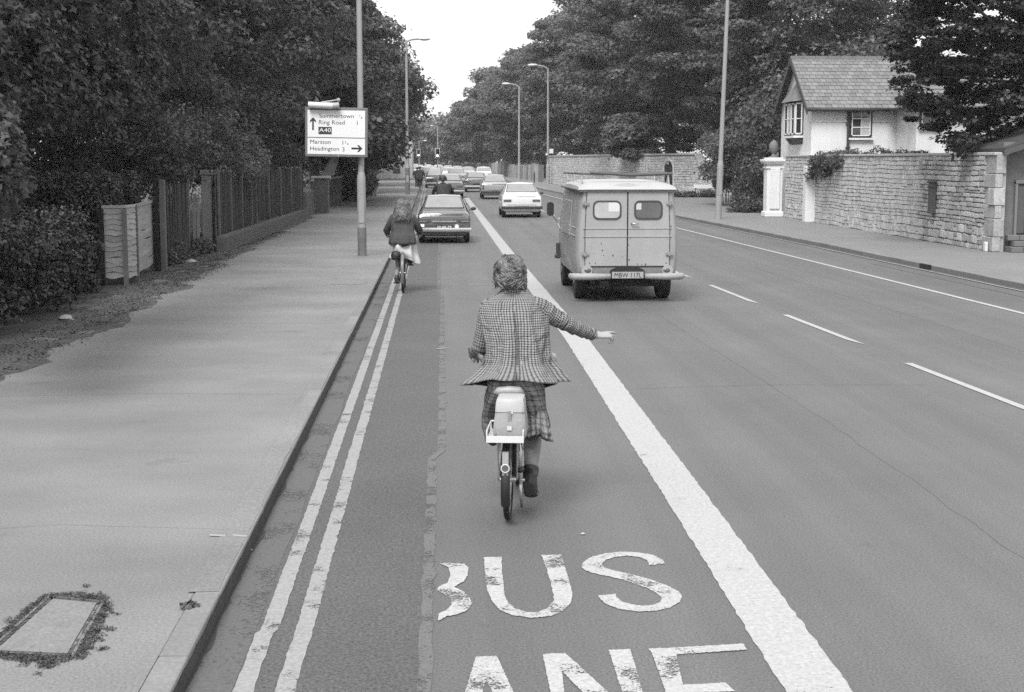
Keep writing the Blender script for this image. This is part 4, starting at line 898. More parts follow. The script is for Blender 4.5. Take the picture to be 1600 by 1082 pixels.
# ================================================================ STREET FURNITURE
pole_m = M('lamp_post_paint', .27, .6, var=.08, scale=3, fine=.1, fscale=40); pole_d = M('lamp_post_base_dark', .13, .7, var=.2, scale=4)
def lamp_post(label, base, h, r0, r1, hb, rb, arm=None, lean=0.0, group='street lamp posts', darkbase=0):
    root = empty('lamp_post', base, label, 'lamp post', group); b = Vector(base)
    L = lambda z: b+Vector((lean*z, 0, z))
    m = MB(); m.tube([L(-.1), L(hb-.12)], rb, 14); m.tube([L(hb-.12), L(hb), L(hb+.12)], [rb, rb*.97, r0], 14); m.build('base', pole_m, root, smooth=True, ang=40)
    if darkbase: m = MB(); m.tube([L(0.005), L(darkbase)], rb*1.02, 14); m.build('base_tar', pole_d, root, smooth=True, ang=40)
    m = MB(); m.tube([L(hb+.1), L(h)], [r0, r1], 12); m.build('pole', pole_m, root, smooth=True, ang=40)
    m = MB(); m.obox(L(hb*.55)+Vector((0, -rb, 0)), (rb*.55, 0, 0), (0, .008, 0), (0, 0, .22)); m.build('door', pole_m, root)
    if arm:
        dx, up_ = arm; t = L(h); m = MB()
        m.tube([t-Vector((0, 0, .4)), t+Vector((0, 0, .0)), t+Vector((dx*.25, 0, up_*.75)), t+Vector((dx*.62, 0, up_))], [r1, r1, r1*.8, r1*.7], 9); m.build('arm', pole_m, root, smooth=True)
        c = t+Vector((dx*.84, 0, up_)); m = MB(); m.ball(c, .5*abs(dx)*.5, 12, 7, (1.15, .55, .32)); m.build('lamp_head', M('lamp_head', .5, .35), root, smooth=True)
    return root
b1 = LE(566, 400)
lamp_post('pale lamp post in the left pavement carrying the direction sign', b1, 9.5, .068, .05, 1.72, .095, arm=(1.6, .5), darkbase=.62)
# the sign
sgc = P(525, 207, b1.y-.16); SW, SH = 1.36, 1.06
sr = empty('direction_sign', (sgc.x, sgc.y, sgc.z-SH/2), 'white direction sign to Summertown, Ring Road, Marston and Headington on the lamp post', 'road sign')
sr.rotation_euler = (0, math.radians(1.0), math.radians(-4))
def sp_(name, mat, parent=sr, **k):
    def f(mb): return mb.build(name, mat, parent, local=True, **k)
    return f
sf = M('sign_grey_border', .14, .6, var=.12, scale=6, fine=.2, fscale=60); swm = M('sign_white', .68, .45, var=.03, scale=4, fine=.03, fscale=60); sbk = M('sign_black', .018, .5)
sp_('backing_board', sf, bevel=.01)(MB().box(-SW/2, SW/2, -.02, .02, 0, SH))
sp_('panel_upper', swm)(MB().box(-SW/2+.055, SW/2-.055, -.026, -.021, .42, SH-.06))
sp_('panel_lower', swm)(MB().box(-SW/2+.055, SW/2-.055, -.026, -.021, .055, .40))
PXM = SW/1090.0    # sign zoom pixels to metres (board spans 50..1140)
def sxz(zx, zy): return Vector(((zx-595)*PXM, 0, (975-zy)*PXM*1.03))
def sign_text(t, zx0, zx1, zbase, hgt, mat=sbk, bold=.004, yy=-.028):
    me = text_mesh(t, hgt*PXM*1.03, None if zx1 is None else (zx1-zx0)*PXM, bold=0); p = sxz(zx0, zbase); o = put('lettering', me, mat, sr, (p.x, yy, p.z)); return o
sign_text('Summertown', 300, 898, 322, 68); sign_text('Ring Road', 292, 742, 432, 68); sign_text('1', 956, None, 438, 70)
sign_text('Marston', 140, 500, 760, 68); sign_text('Headington', 140, 645, 872, 68); sign_text('3', 702, None, 880, 70); sign_text('1', 706, None, 770, 70)
sign_text('3', 745, None, 745, 38); sign_text('4', 782, None, 775, 38); sign_text('1', 1001, None, 300, 38); sign_text('4', 1022, None, 334, 38)
a_, b_ = sxz(285, 600), sxz(516, 476); sp_('route_patch', M('sign_dark_patch', .035, .5))(MB().box(a_.x, b_.x, -.0285, -.027, a_.z, b_.z)); sign_text('A40', 298, 502, 562, 66, swm, .012, -.031)
m = MB(); c = sxz(190, 0).x; z0_, z1_ = sxz(0, 530).z, sxz(0, 318).z
m.box(c-.018, c+.018, -.03, -.027, z0_, z1_-.03)
m.add([(c, -.0305, z1_), (c+.065, -.0305, z1_-.075), (c+.065, -.0305, z1_-.115), (c, -.0305, z1_-.055), (c-.065, -.0305, z1_-.115), (c-.065, -.0305, z1_-.075)], [(0, 3, 2, 1), (0, 5, 4, 3)]); sp_('arrow_ahead', sbk)(m)
m = MB(); z_ = sxz(0, 828).z; x0_, x1_ = sxz(860, 0).x, sxz(1052, 0).x
m.box(x0_, x1_-.03, -.03, -.027, z_-.018, z_+.018); m.add([(x1_, -.0305, z_), (x1_-.075, -.0305, z_+.072), (x1_-.115, -.0305, z_+.072), (x1_-.05, -.0305, z_), (x1_-.115, -.0305, z_-.072), (x1_-.075, -.0305, z_-.072)], [(0, 1, 2, 3), (0, 3, 4, 5)]); sp_('arrow_right', sbk)(m)
m = MB(); m.tube([(-SW/2+.09, -.1, SH+.045), (-SW/2+.62, -.1, SH+.03)], .068, 14); sp_('sign_light', M('light_cover_white', .55, .4), smooth=True, ang=40)(m)
m = MB(); m.tube([(-SW/2+.62, -.1, SH+.03), (-SW/2+.75, -.1, SH+.04)], .07, 12); m.tube([(-SW/2+.36, -.1, SH+.1), (-SW/2+.7, -.04, SH+.16), (-SW/2+.72, .02, SH+.02)], .018, 6); m.ball((-SW/2+.72, 0, SH+.16), .045, 8, 6); m.box(-SW/2+.3, -SW/2+.45, -.13, -.07, SH+.07, SH+.11); sp_('light_bracket', M('bracket_grey', .3, .5), smooth=True, ang=40)(m)
m = MB(); sp_('clip', M('bracket_grey', .3))(MB().box(.03, .07, -.03, .0, .01, .04)); sp_('clip', M('bracket_grey', .3))(MB().box(.3, .55, .02, .1, .2, .25).box(.3, .55, .02, .1, .8, .85))
b2 = LE(1122, 342.5)
lamp_post('tall pale lamp post leaning slightly on the right pavement', b2, 10.2, .085, .055, 1.95, .115, arm=(-1.8, .5), lean=.026)
b3 = LE(856, 287.5)
lp3 = lamp_post('right hand lamp post with a small white plate near the stone wall', b3, (287.5-112)/F_PX*b3.y, .11, .08, 1.6, .17, arm=(-1.6, .35), lean=.0)
q = P(861.5, 236.5, b3.y-.2); MB().box(q.x-.17, q.x+.17, q.y-.02, q.y, q.z-.2, q.z+.2).build('sign_plate', M('plate_white', .65, .5), lp3)
q = P(854, 242, b3.y-.25); m = MB(); m.ball(q, .1, 10, 6); m.build('bracket', M('plate_white', .65), lp3)
b4 = LE(811, 284.0)
lamp_post('smaller lamp post farther along the right side among the trees', b4, (284-139)/F_PX*b4.y, .1, .07, 1.6, .13, arm=(-1.5, .3))
b5 = LE(637, 304)
lamp_post('lamp post on the far left pavement against the trees', b5, (304-71)/F_PX*b5.y, .1, .075, 1.7, .14, arm=(1.3, .15), darkbase=1.6)
for px, py, yt, lb in ((684, 268, 190, 'thin distant lamp post behind the nearer traffic signal'), (655, 266, 215, 'thin distant lamp post behind the left traffic signal')):
    yq = 255 if px > 670 else 290; q = P(px, 258, yq); lamp_post(lb, (q.x, yq, 0), (260-yt)/F_PX*yq, .09, .07, 1.6, .12, arm=(1.4 if px < 670 else -1.2, .2))
# traffic signals with the lower lamp lit
def signal(label, px, py, Y, s=1.0):
    c = P(px, py, Y); root = empty('traffic_signal', (c.x, Y, 0), label, 'traffic light', 'traffic signals at the far junction'); 
    MB().tube([(c.x, Y+.1, 0), (c.x, Y+.1, c.z-.5*s)], .06, 8).build('post', M('signal_post', .06, .6), root, smooth=True)
    MB().box(c.x-.30*s, c.x+.30*s, Y, Y+.04, c.z-.62*s, c.z+.62*s).build('backing_board', M('plate_white', .65), root)
    MB().box(c.x-.245*s, c.x+.245*s, Y-.03, Y-.004, c.z-.565*s, c.z+.565*s).build('backing_face', M('signal_black', .012, .6), root)
    MB().box(c.x-.16*s, c.x+.16*s, Y-.2, Y-.03, c.z-.5*s, c.z+.5*s).build('housing', M('signal_black', .012), root, bevel=.03)
    for k in (.33, 0, -.33): MB().tube([(c.x, Y-.2, c.z+k*s), (c.x, Y-.32, c.z+k*s)], .115*s, 10, cap=False).build('hood', M('signal_black', .012), root)
    for k in (.33, 0): MB().disc((c.x, Y-.205, c.z+k*s), .1*s, 'y', .02, 12).build('dark_lens', M('lens_dark', .03, .2), root)
    MB().disc((c.x, Y-.22, c.z-.33*s), .13*s, 'y', .03, 12).build('signal_light', M('signal_lit', .8, .5, emit=2.2), root)
signal('nearer traffic signal with white edged board and lit lower lamp', 683.5, 239.5, 190, 1.0)
signal('left traffic signal half hidden behind the cyclists with lit lower lamp', 654, 239.5, 222, .95)
bb = LE(1149, 318); MB().box(bb.x-.13, bb.x+.13, bb.y-.12, bb.y+.12, KH-.05, .72).build('bollard', M('bollard_dark', .07, .8, var=.2, scale=5), None, bevel=.02, loc=bb, label='short dark square bollard in the drive beside the shrubbery', cat='bollard')
# distant right palings and posts
pm = M('pale_post', .24, .9, var=.2, scale=2, objrand=.35)
fr_ = empty('roadside_paling', LE(800, 281), 'row of pale upright palings along the far right pavement', 'fence')
me = MB().box(-.5, .5, -.05, .05, 0, 1).mesh('pale')
g_ = random.Random(14)
for i in range(44):
    yy = 140+i*2.1; xx = 9.6+bend(yy)*1.0; put('pale', me, pm, fr_, Vector((xx+g_.uniform(-.05, .05), yy, KH))-fr_.location, (0, 0, .5), (g_.uniform(.25, .75), 1, g_.uniform(1.3, 1.8)))
for px, py, yt, wd, lb in ((848, 283, 258, 3, 'pale slender post left of the far stone wall'), (835, 286, 268, 2, 'thin dark post on the far right pavement')):
    q = LE(px, py); MB().tube([(q.x, q.y, 0), (q.x, q.y, (py-yt)/F_PX*q.y)], wd/F_PX*q.y/2, 8).build('marker_post', pm if wd == 3 else dk, None, loc=(q.x, q.y, 0), label=lb, cat='post')
# far left pavement: low posts, notice board
for px, py, yt, wd, lb in ((608, 275, 255, 2.6, 'dark post under the low bough, nearer the trees'), (593.5, 272, 262, 1.8, 'short thin post farthest left on the distant pavement')):
    q = LE(px, py); MB().tube([(q.x, q.y, 0), (q.x, q.y, (py-yt)/F_PX*q.y)], wd/F_PX*q.y/2, 8).build('far_post', dk, None, loc=(q.x, q.y, 0), label=lb, cat='post')
q = LE(621, 281.5); nb = empty('notice_board', q, 'small dark notice board on a post on the far left pavement', 'notice board')
MB().box(q.x-.04, q.x+.04, q.y, q.y+.08, 0, 1.4).build('post', M('bracket_grey', .3), nb); MB().box(q.x-.45, q.x+.32, q.y-.04, q.y, .75, 1.6).build('board', M('board_dark', .06, .7), nb); MB().box(q.x-.45, q.x+.32, q.y-.05, q.y-.041, 1.25, 1.55).build('panel', M('board_grey', .2, .7), nb)
q = P(629, 255, 150); fb = empty('far_building', (q.x-3, 172, 0), 'pale building glimpsed through the trees behind the left lamp post', 'building')
qx = P(632, 240, 172).x
MB().box(qx-7, qx+.9, 172, 180, 0, 5.2).build('wall', M('pale_wall_far', .5, .9), fb); MB().loft([[(x_, 171.6, 5.2), (x_, 180.4, 5.2), (x_, 176, 7.4)] for x_ in (qx-7.3, qx+1.2)]).build('roof', M('roof_far', .12, .8), fb)
for k in range(4): f = MB().box(qx-6.2+k*1.8, qx-5.2+k*1.8, 171.93, 171.99, 2.8, 4.2).build('window', M('window_far', .04, .2), fb)
# ================================================================ VEHICLES
rub = M('tyre_rubber', .013, .85, var=.1, scale=9); chrome = M('dull_chrome', .55, .25, metal=.9, var=.1, scale=6); blk = M('underbody_black', .012, .8); trimb = M('trim_black', .03, .5)
cglass = M('car_glass', .10, .05, metal=.75, var=.1, scale=3); lamp_r = M('lamp_lens', .09, .25, var=.2, scale=20); seatm = M('car_seat', .07, .9); lampw = M('lamp_bright', .5, .3, emit=.0)
def half_ring(st):
    y, zb, w_, zbelt, zt, wt, cr = st
    return [(0, zb), (w_*.8, zb), (w_*.95, zb+.05), (w_, zb+.3*(zbelt-zb)), (w_*1.0, zb+.72*(zbelt-zb)), (w_*.965, zbelt), (wt, zt-.045), (wt*.9, zt-.008), (0, zt+cr*.9-.004)]
def st_at(sts, y):
    if y <= sts[0][0]: return sts[0]
    for a, b in zip(sts, sts[1:]):
        if y <= b[0]:
            f = (y-a[0])/(b[0]-a[0]) if b[0] > a[0] else 0; return tuple(p+(q-p)*f for p, q in zip(a, b))
    return sts[-1]
def surf(sts, y, u, side=1):
    h = half_ring(st_at(sts, y)); i = min(int(u), 7); f = u-i; x = h[i][0]+(h[i+1][0]-h[i][0])*f; z = h[i][1]+(h[i+1][1]-h[i][1])*f; return Vector((side*x, y, z))
def side_patch(sts, pts, off, side=1):
    """thin raised panel on the flank; pts = (y,u) loop"""
    out = []; 
    for y, u in pts: out.append(surf(sts, y, u, side)+Vector((side*off, 0, off*.3)))
    m = MB(); inn = [p-Vector((side*.012, 0, .003)) for p in out]; m.loft([inn, out]); return m
def quad_panel(p, off, inset=0.0, rnd=0):
    """p: four corners (bl, br, tr, tl) -> thin panel pushed out along its normal"""
    p = [Vector(a) for a in p]; c = sum(p, Vector())/4; n = (p[1]-p[0]).cross(p[3]-p[0]).normalized(); 
    if n.y > 0: n = -n
    p = [c+(a-c)*(1-inset) for a in p]
    if rnd:
        q = []
        for i in range(4):
            a, b, d = p[i-1], p[i], p[(i+1) % 4]; e1 = (a-b).normalized()*rnd; e2 = (d-b).normalized()*rnd
            for t in (0, .25, .5, .75, 1): q.append(b+e1*(1-t)**2+e2*t**2)
        p = q
    m = MB(); m.loft([[a+n*(off-.012) for a in p], [a+n*off for a in p]]); return m
def wheel(parent, x, y, r, wd, hub=True):
    w0 = MB(); w0.loft([[(x-wd/2+k, y+math.cos(t)*rr, r+math.sin(t)*rr) for t in (2*math.pi*i/24 for i in range(24))] for k, rr in ((0, r*.62), (0, r*.9), (wd*.12, r), (wd*.88, r), (wd, r*.9), (wd, r*.62))])
    o = w0.build('wheel', rub, parent, local=True, smooth=True, ang=35); h = MB(); h.disc((x, y, r), r*.6, 'x', wd*.96, 20); h.disc((x, y, r), r*.25, 'x', wd*1.06, 12); h.build('hub', M('wheel_steel', .25, .45), o, local=True)
    return o
def cut_wheels(o, wheels, r, W):
    for y in wheels:
        m = MB(); m.disc((0, y, r*.98), r*1.2, 'x', W*2.2, 28); c = put('cutter', m.mesh('cutter'), None)
        b = o.modifiers.new('c', 'BOOLEAN'); b.operation = 'DIFFERENCE'; b.object = c; b.solver = 'EXACT'; c.hide_render = True
    return o
def car(name, label, loc, W, H, L, paint, rz=0, style='hatch', plate=None, plate_col=None, detail=True, group='cars queueing up the road', cat='car', roof=None, glass=None, lampstyle='wide', bump='chrome', cut=True):
    """origin on the ground under the middle of the rear bumper; nose along +Y"""
    root = empty(name, loc, label, cat, group, rz); w2 = W/2; zb = .24*H/1.4; belt = .62*H; k = H/1.4; r = .29*k
    if style == 'hatch':    sts = [(0, zb+.1, w2*.93, belt*.88, belt*.92, w2*.86, .0), (.05, zb, w2*.97, belt*.97, belt+.03, w2*.9, .01), (.32, zb, w2, belt, belt+.09, w2*.86, .01), (.36, zb, w2, belt, belt+.13, w2*.84, .0), (1.12*k, zb, w2, belt, H-.03, w2*.69, .0), (1.45*k, zb, w2, belt, H-.005, w2*.70, .025), (2.2*k, zb, w2, belt, H-.01, w2*.70, .025), (2.85*k, zb, w2, belt, belt+.1, w2*.86, .02), (L-.12, zb, w2*.96, belt*.92, belt*.96, w2*.84, .02), (L, zb+.1, w2*.9, belt*.8, belt*.82, w2*.8, .0)]; rg = (.40, 1.08*k)
    elif style == 'saloon': sts = [(0, zb+.1, w2*.94, belt*.93, belt*.98, w2*.88, .0), (.05, zb, w2*.97, belt, belt+.05, w2*.9, .01), (.55*k, zb, w2, belt, belt+.11, w2*.88, .015), (.6*k, zb, w2, belt, belt+.13, w2*.87, .0), (1.2*k, zb, w2, belt, H-.035, w2*.72, .0), (1.5*k, zb, w2, belt, H-.005, w2*.73, .025), (2.3*k, zb, w2, belt, H-.01, w2*.73, .025), (2.95*k, zb, w2, belt, belt+.1, w2*.87, .02), (L-.12, zb, w2*.96, belt*.94, belt*.98, w2*.85, .02), (L, zb+.1, w2*.9, belt*.82, belt*.84, w2*.82, .0)]; rg = (.64*k, 1.16*k)
    else:                   sts = [(0, zb+.1, w2*.95, belt*.96, belt*.99, w2*.92, .0), (.04, zb, w2*.98, belt, belt+.04, w2*.93, .01), (.07, zb, w2, belt, belt+.09, w2*.9, .0), (.42*k, zb, w2, belt, H-.035, w2*.78, .0), (.7*k, zb, w2, belt, H-.0, w2*.79, .025), (2.3*k, zb, w2, belt, H-.01, w2*.77, .025), (2.95*k, zb, w2, belt, belt+.1, w2*.87, .02), (L-.12, zb, w2*.96, belt*.92, belt*.96, w2*.85, .02), (L, zb+.1, w2*.9, belt*.8, belt*.82, w2*.82, .0)]; rg = (.10, .39*k)
    rings = []
    for s in sts:
        h = half_ring(s); rings.append([(x, s[0], z) for x, z in h]+[(-x, s[0], z) for x, z in h[-2:0:-1]])
    m = MB(); m.loft(rings); o = m.build('body', paint, root, local=True)
    wy = (.72*k, L-.75*k)
    if cut: cut_wheels(o, wy, r, W)
    add_bevel(o, .022*k, 2, 22)
    if cut:
        me = evaluated(o, 'body'); me.polygons.foreach_set('use_smooth', [True]*len(me.polygons)); me.set_sharp_from_angle(angle=math.radians(35)); o = put('body', me, None, root)
        for c in [q for q in bpy.data.objects if q.name.startswith('cutter')]: bpy.data.objects.remove(c)
    MB().box(-w2*.86, w2*.86, .25, L-.3, zb-.03, zb+.35).build('underbody', blk, root, local=True)
    for y in wy:
        for sx_ in (-1, 1): wheel(root, sx_*(w2-.09*k-.02), y, r, .16*k)
    g = glass or cglass
    def cor(y, f): s = st_at(sts, y); h = half_ring(s); return Vector((f*h[7][0], y, h[7][1]+.004))
    y0, y1 = rg; c4_ = [cor(y0, -1), cor(y0, 1), cor(y1, 1), cor(y1, -1)]
    quad_panel(c4_, .012, -.025, .05).build('window_rubber', trimb if style != 'x' else chrome, root, local=True)
    rw = quad_panel(c4_, .017, .03, .05).build('rear_window', g, root, local=True)
    yr = 1.25*k if style != 'estate' else .5*k
    for sd_ in (-1, 1):
        side_patch(sts, [(yr+.1, 5.12), (2.6*k, 5.12), (2.3*k, 5.82), (yr+.2, 5.82)], .012, sd_).build('side_window', g, root, local=True)
    ws = [(2.32*k, .86), (2.8*k, .9)]; ca, cb_ = cor(2.34*k, 1), cor(2.8*k, 1)
    MB().loft([[Vector((s_*a.x*.95, a.y, a.z))+Vector((0, .01, dz)) for s_, a in ((-1, cb_), (1, cb_), (1, ca), (-1, ca))] for dz in (.0, .02)]).build('windscreen', g, root, local=True)
    # tail: lamps, bumper, plate, boot lid line
    zl = belt*.80; e = .055
    for sd_ in (-1, 1):
        lw = .30*W/1.57 if lampstyle == 'wide' else .10; lh = .085*k if lampstyle == 'wide' else .26*k
        cx = sd_*(w2*.9-lw/2)
        MB().box(cx-lw/2, cx+lw/2, -.022, .06, zl-lh/2, zl+lh/2).build('tail_lamp', lamp_r, root, local=True, bevel=.008)
    bm = chrome if bump == 'chrome' else M('bumper_white', .5, .5) if bump == 'white' else trimb
    zbu = zb+.17*k; m = MB(); m.loft([[(x, y+yy_, zbu+zz) for yy_, zz in ((-.035, -.055*k), (-.05, 0), (-.035, .055*k), (.02, .055*k), (.02, -.055*k))] for x, y in ((-w2*1.0, .28), (-w2*1.01, -.02), (-w2*.8, -.05), (0, -.065), (w2*.8, -.05), (w2*1.01, -.02), (w2*1.0, .28))]); m.build('bumper', bm, root, local=True, smooth=True, ang=40)
    if detail:
        MB().box(-w2*.72, w2*.72, -.012, .0, belt*.6, belt*.607).box(-w2*.7, w2*.7, -.005, .02, belt*.99, belt*.997).build('boot_seam', trimb, root, local=True)
        MB().tube([(w2*.45, .3, zb), (w2*.45, -.02, zb-.02)], .022, 8).build('exhaust', blk, root, local=True)
        mm_ = MB(); mm_.tube([(w2*.95, L*.62, belt+.02), (w2*1.14, L*.62, belt+.06)], .015, 6); mm_.ball((w2*1.17, L*.62, belt+.07), .075, 10, 6, (1, .5, .7)); mm_.build('mirror', trimb, root, local=True, smooth=True)
        m = MB(); 
        for sx_ in (-.33, .33): m.box(sx_*W-.17, sx_*W+.17, L*.45, L*.45+.12, belt*.6, H*.8); m.ball((sx_*W, L*.45+.06, H*.8), .1, 8, 6)
        m.build('seat', seatm, root, local=True)
    pz = zbu+.13*k if lampstyle != 'low' else zl; pw = .5*W/1.57
    pz = plate[1] if plate else zbu+.14*k
    MB().box(-pw/2, pw/2, -.03 if not plate else -.034, 0.0, pz-.055*k, pz+.055*k).build('number_plate', plate_col or M('plate_dark', .03, .4), root, local=True)
    if plate: 
        me = text_mesh(plate[0], .062*k, pw*.84); put('lettering', me, plate[2], bpy.data.objects[root.children[-1].name] if False else root, (-pw*.42, -.0365, pz-.031*k))
    return root
p_dark = M('paint_dark_grey', .085, .35, coat=1, var=.06, scale=3); p_white = M('paint_white', .62, .35, coat=1, var=.05, scale=3); p_grey = M('paint_light_grey', .28, .35, coat=1, var=.06, scale=3); p_mid = M('paint_mid_grey', .13, .35, coat=1); p_vd = M('paint_black', .03, .3, coat=1); p_pale = M('paint_pale', .42, .4, coat=.4)
ptxt = M('plate_text_white', .75, .5); ptb = M('plate_text_black', .015, .5)
c1 = car('saloon_car', 'dark saloon with pale rear window and plate 39-60-79 just ahead of the long haired cyclist', G(694, 379, 0)+Vector((0, -.55, 0)), 1.42, 1.25, 3.7, p_dark, style='hatch', plate=('39-60-79', .44, ptxt), detail=True, glass=M('bright_rear_glass', .33, .12, metal=.55, var=.12, scale=4))  # pale glass colour stands in for reflected sky and light seen through
# chrome strip, badge and a reversing lamp whose lit look is only white colour, as on the dark saloon
MB().box(-.32, .32, -.03, 0, .565, .595).build('chrome_strip', chrome, c1, local=True); MB().disc((.335, -.035, .455), .055, 'y', .03, 16).build('fog_lamp', M('plate_white', .65), c1, local=True); MB().box(-.62, -.52, -.05, 0, .44, .51).build('reversing_lamp', M('lamp_white_bright', .85, .3), c1, local=True)
for s_ in (-1, 1): MB().box(s_*.55-.1, s_*.55+.1, -.028, 0, .575, .59).build('chrome_strip', chrome, c1, local=True)
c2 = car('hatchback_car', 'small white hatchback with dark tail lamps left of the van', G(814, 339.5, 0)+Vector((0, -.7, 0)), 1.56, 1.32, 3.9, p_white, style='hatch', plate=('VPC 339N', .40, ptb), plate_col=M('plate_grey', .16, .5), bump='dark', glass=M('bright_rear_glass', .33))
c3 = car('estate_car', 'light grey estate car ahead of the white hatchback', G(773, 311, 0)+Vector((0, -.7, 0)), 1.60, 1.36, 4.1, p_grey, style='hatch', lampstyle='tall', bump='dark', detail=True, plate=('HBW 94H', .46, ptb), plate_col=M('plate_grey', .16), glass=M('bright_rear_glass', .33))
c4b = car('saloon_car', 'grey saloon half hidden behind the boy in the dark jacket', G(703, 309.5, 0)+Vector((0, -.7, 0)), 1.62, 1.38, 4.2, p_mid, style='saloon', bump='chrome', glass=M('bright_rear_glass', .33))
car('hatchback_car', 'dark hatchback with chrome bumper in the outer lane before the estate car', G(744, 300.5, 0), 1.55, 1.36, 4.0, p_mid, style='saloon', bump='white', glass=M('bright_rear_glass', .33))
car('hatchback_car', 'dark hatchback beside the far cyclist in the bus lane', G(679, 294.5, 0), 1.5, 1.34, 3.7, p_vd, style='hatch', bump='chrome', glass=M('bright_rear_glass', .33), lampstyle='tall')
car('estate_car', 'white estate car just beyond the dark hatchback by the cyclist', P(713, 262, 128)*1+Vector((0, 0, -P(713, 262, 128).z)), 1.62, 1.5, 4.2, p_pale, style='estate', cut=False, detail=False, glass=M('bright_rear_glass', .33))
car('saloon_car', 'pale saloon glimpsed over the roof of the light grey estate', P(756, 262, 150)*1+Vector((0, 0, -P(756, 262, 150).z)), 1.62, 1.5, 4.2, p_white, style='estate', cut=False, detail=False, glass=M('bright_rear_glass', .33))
g_ = random.Random(77); n_ = 0
FAR = [(145, -.7, 'grey'), (158, 1.0, 'white'), (158, -1.2, 'grey'), (172, 3.6, 'pale'), (175, 1.0, 'grey'), (178, -1.3, 'white'), (192, 3.2, 'white'), (196, .4, 'pale'), (199, -1.6, 'pale'), (212, 2.8, 'grey'), (216, .2, 'white'), (236, 2.4, 'white'), (238, -.6, 'pale'), (258, 1.8, 'pale'), (262, -1.2, 'white'), (284, .9, 'white'), (288, -2, 'pale'), (312, 0, 'white'), (316, -3, 'white'), (345, -1, 'pale')]
PM = dict(grey=p_grey, white=p_white, pale=p_pale); TM = [car_ for car_ in ()]
protos = {}
def copy_tree(o, parent=None):
    c = o.copy(); COL.objects.link(c); c.parent = parent
    for ch in list(o.children): copy_tree(ch, c)
    return c
ords = ('nearest', 'second', 'third', 'fourth', 'fifth', 'sixth', 'seventh', 'eighth', 'ninth'); files = {}
for i, (y, x, colr) in enumerate(FAR):
    fl = 'left' if i in (0, 2, 5, 8, 12, 14, 16, 18) else 'right' if x > 1.5 else 'middle'; files[fl] = files.get(fl, 0)+1
    key = ('saloon', 'hatch', 'estate')[i % 3]; pos = Vector((x+bend(y)+.3, y, 0)); lb = '%s %s, ' % ({'grey': 'light grey', 'white': 'white', 'pale': 'off-white'}[colr], {'saloon': 'saloon', 'hatch': 'hatchback', 'estate': 'estate car'}[key])+'%s in the %s file of the distant traffic queue' % (ords[files[fl]-1], fl)
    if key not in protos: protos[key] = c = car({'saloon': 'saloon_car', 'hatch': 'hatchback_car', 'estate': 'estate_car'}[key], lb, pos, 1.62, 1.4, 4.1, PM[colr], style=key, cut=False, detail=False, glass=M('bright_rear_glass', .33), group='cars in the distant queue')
    else:
        c = copy_tree(protos[key]); c.location = pos; c['label'] = lb; c['group'] = 'cars in the distant queue'
    c.rotation_euler = (0, 0, math.atan2((y-110), 2500) if y > 110 else 0)
    for ch in c.children:
        if ch.name.startswith('body'): ch.material_slots[0].link = 'OBJECT'; ch.material_slots[0].material = PM[colr]
# parked dark car far left
q = LE(634, 276); car('parked_car', 'dark tall vehicle at the far left kerb beside the notice board', (q.x+.2, q.y+.5, 0), 1.6, 1.75, 3.8, p_vd, style='estate', cut=False, detail=False, group=None)
# ---------------------------------------------------------------- the van
vy = 22.75; vx = 2.87; vp = M('van_paint', .27, .5, var=.11, scale=2.2, fine=.06, fscale=50, coat=.15, streak=((2.5, 2.5, .7), .06)); vr = M('van_roof', .34, .6, var=.07, scale=2.5, fine=.08, fscale=40)
van = empty('van', (vx, vy, 0), 'pale rusty panel van with two small rear windows, plate MBW 117L and roof rack', 'van')
VW = .80; VL = 3.95
def vring(y, w_, zt, zb=.36, wt=None, rr=.16):
    wt = wt or w_*.925; n = 5; pts = [(0, zb), (w_*.8, zb), (w_*.97, zb+.04), (w_, zb+.3), (w_, .95), (w_*.985, 1.12), (wt, zt-rr)]
    for k in range(1, n+1): a = math.pi/2*k/n; pts.append((wt-rr*.9+rr*.9*math.cos(a), zt-rr+rr*math.sin(a)))
    pts.append((0, zt+.05)); return [(x, y, z) for x, z in pts]+[(-x, y, z) for x, z in pts[-2:0:-1]]
m = MB(); m.loft([vring(.0, VW*.93, 1.74, .46, rr=.09), vring(.05, VW*.975, 1.77, .40, rr=.11), vring(.13, VW, 1.79, .36, rr=.13), vring(1.0, VW*1.01, 1.80), vring(2.5, VW*1.01, 1.80), vring(3.05, VW, 1.79), vring(3.6, VW*.97, 1.35, wt=VW*.85), vring(3.85, VW*.94, 1.1, wt=VW*.85), vring(VL, VW*.88, .95, wt=VW*.8)])
o = m.build('body', vp, van, local=True); cut_wheels(o, (.72, 3.15), .30, 1.7); add_bevel(o, .02, 2, 25)
me = evaluated(o, 'body'); me.polygons.foreach_set('use_smooth', [True]*len(me.polygons)); me.set_sharp_from_angle(angle=math.radians(38)); o = put('body', me, None, van)
for c in [q for q in bpy.data.objects if q.name.startswith('cutter')]: bpy.data.objects.remove(c)
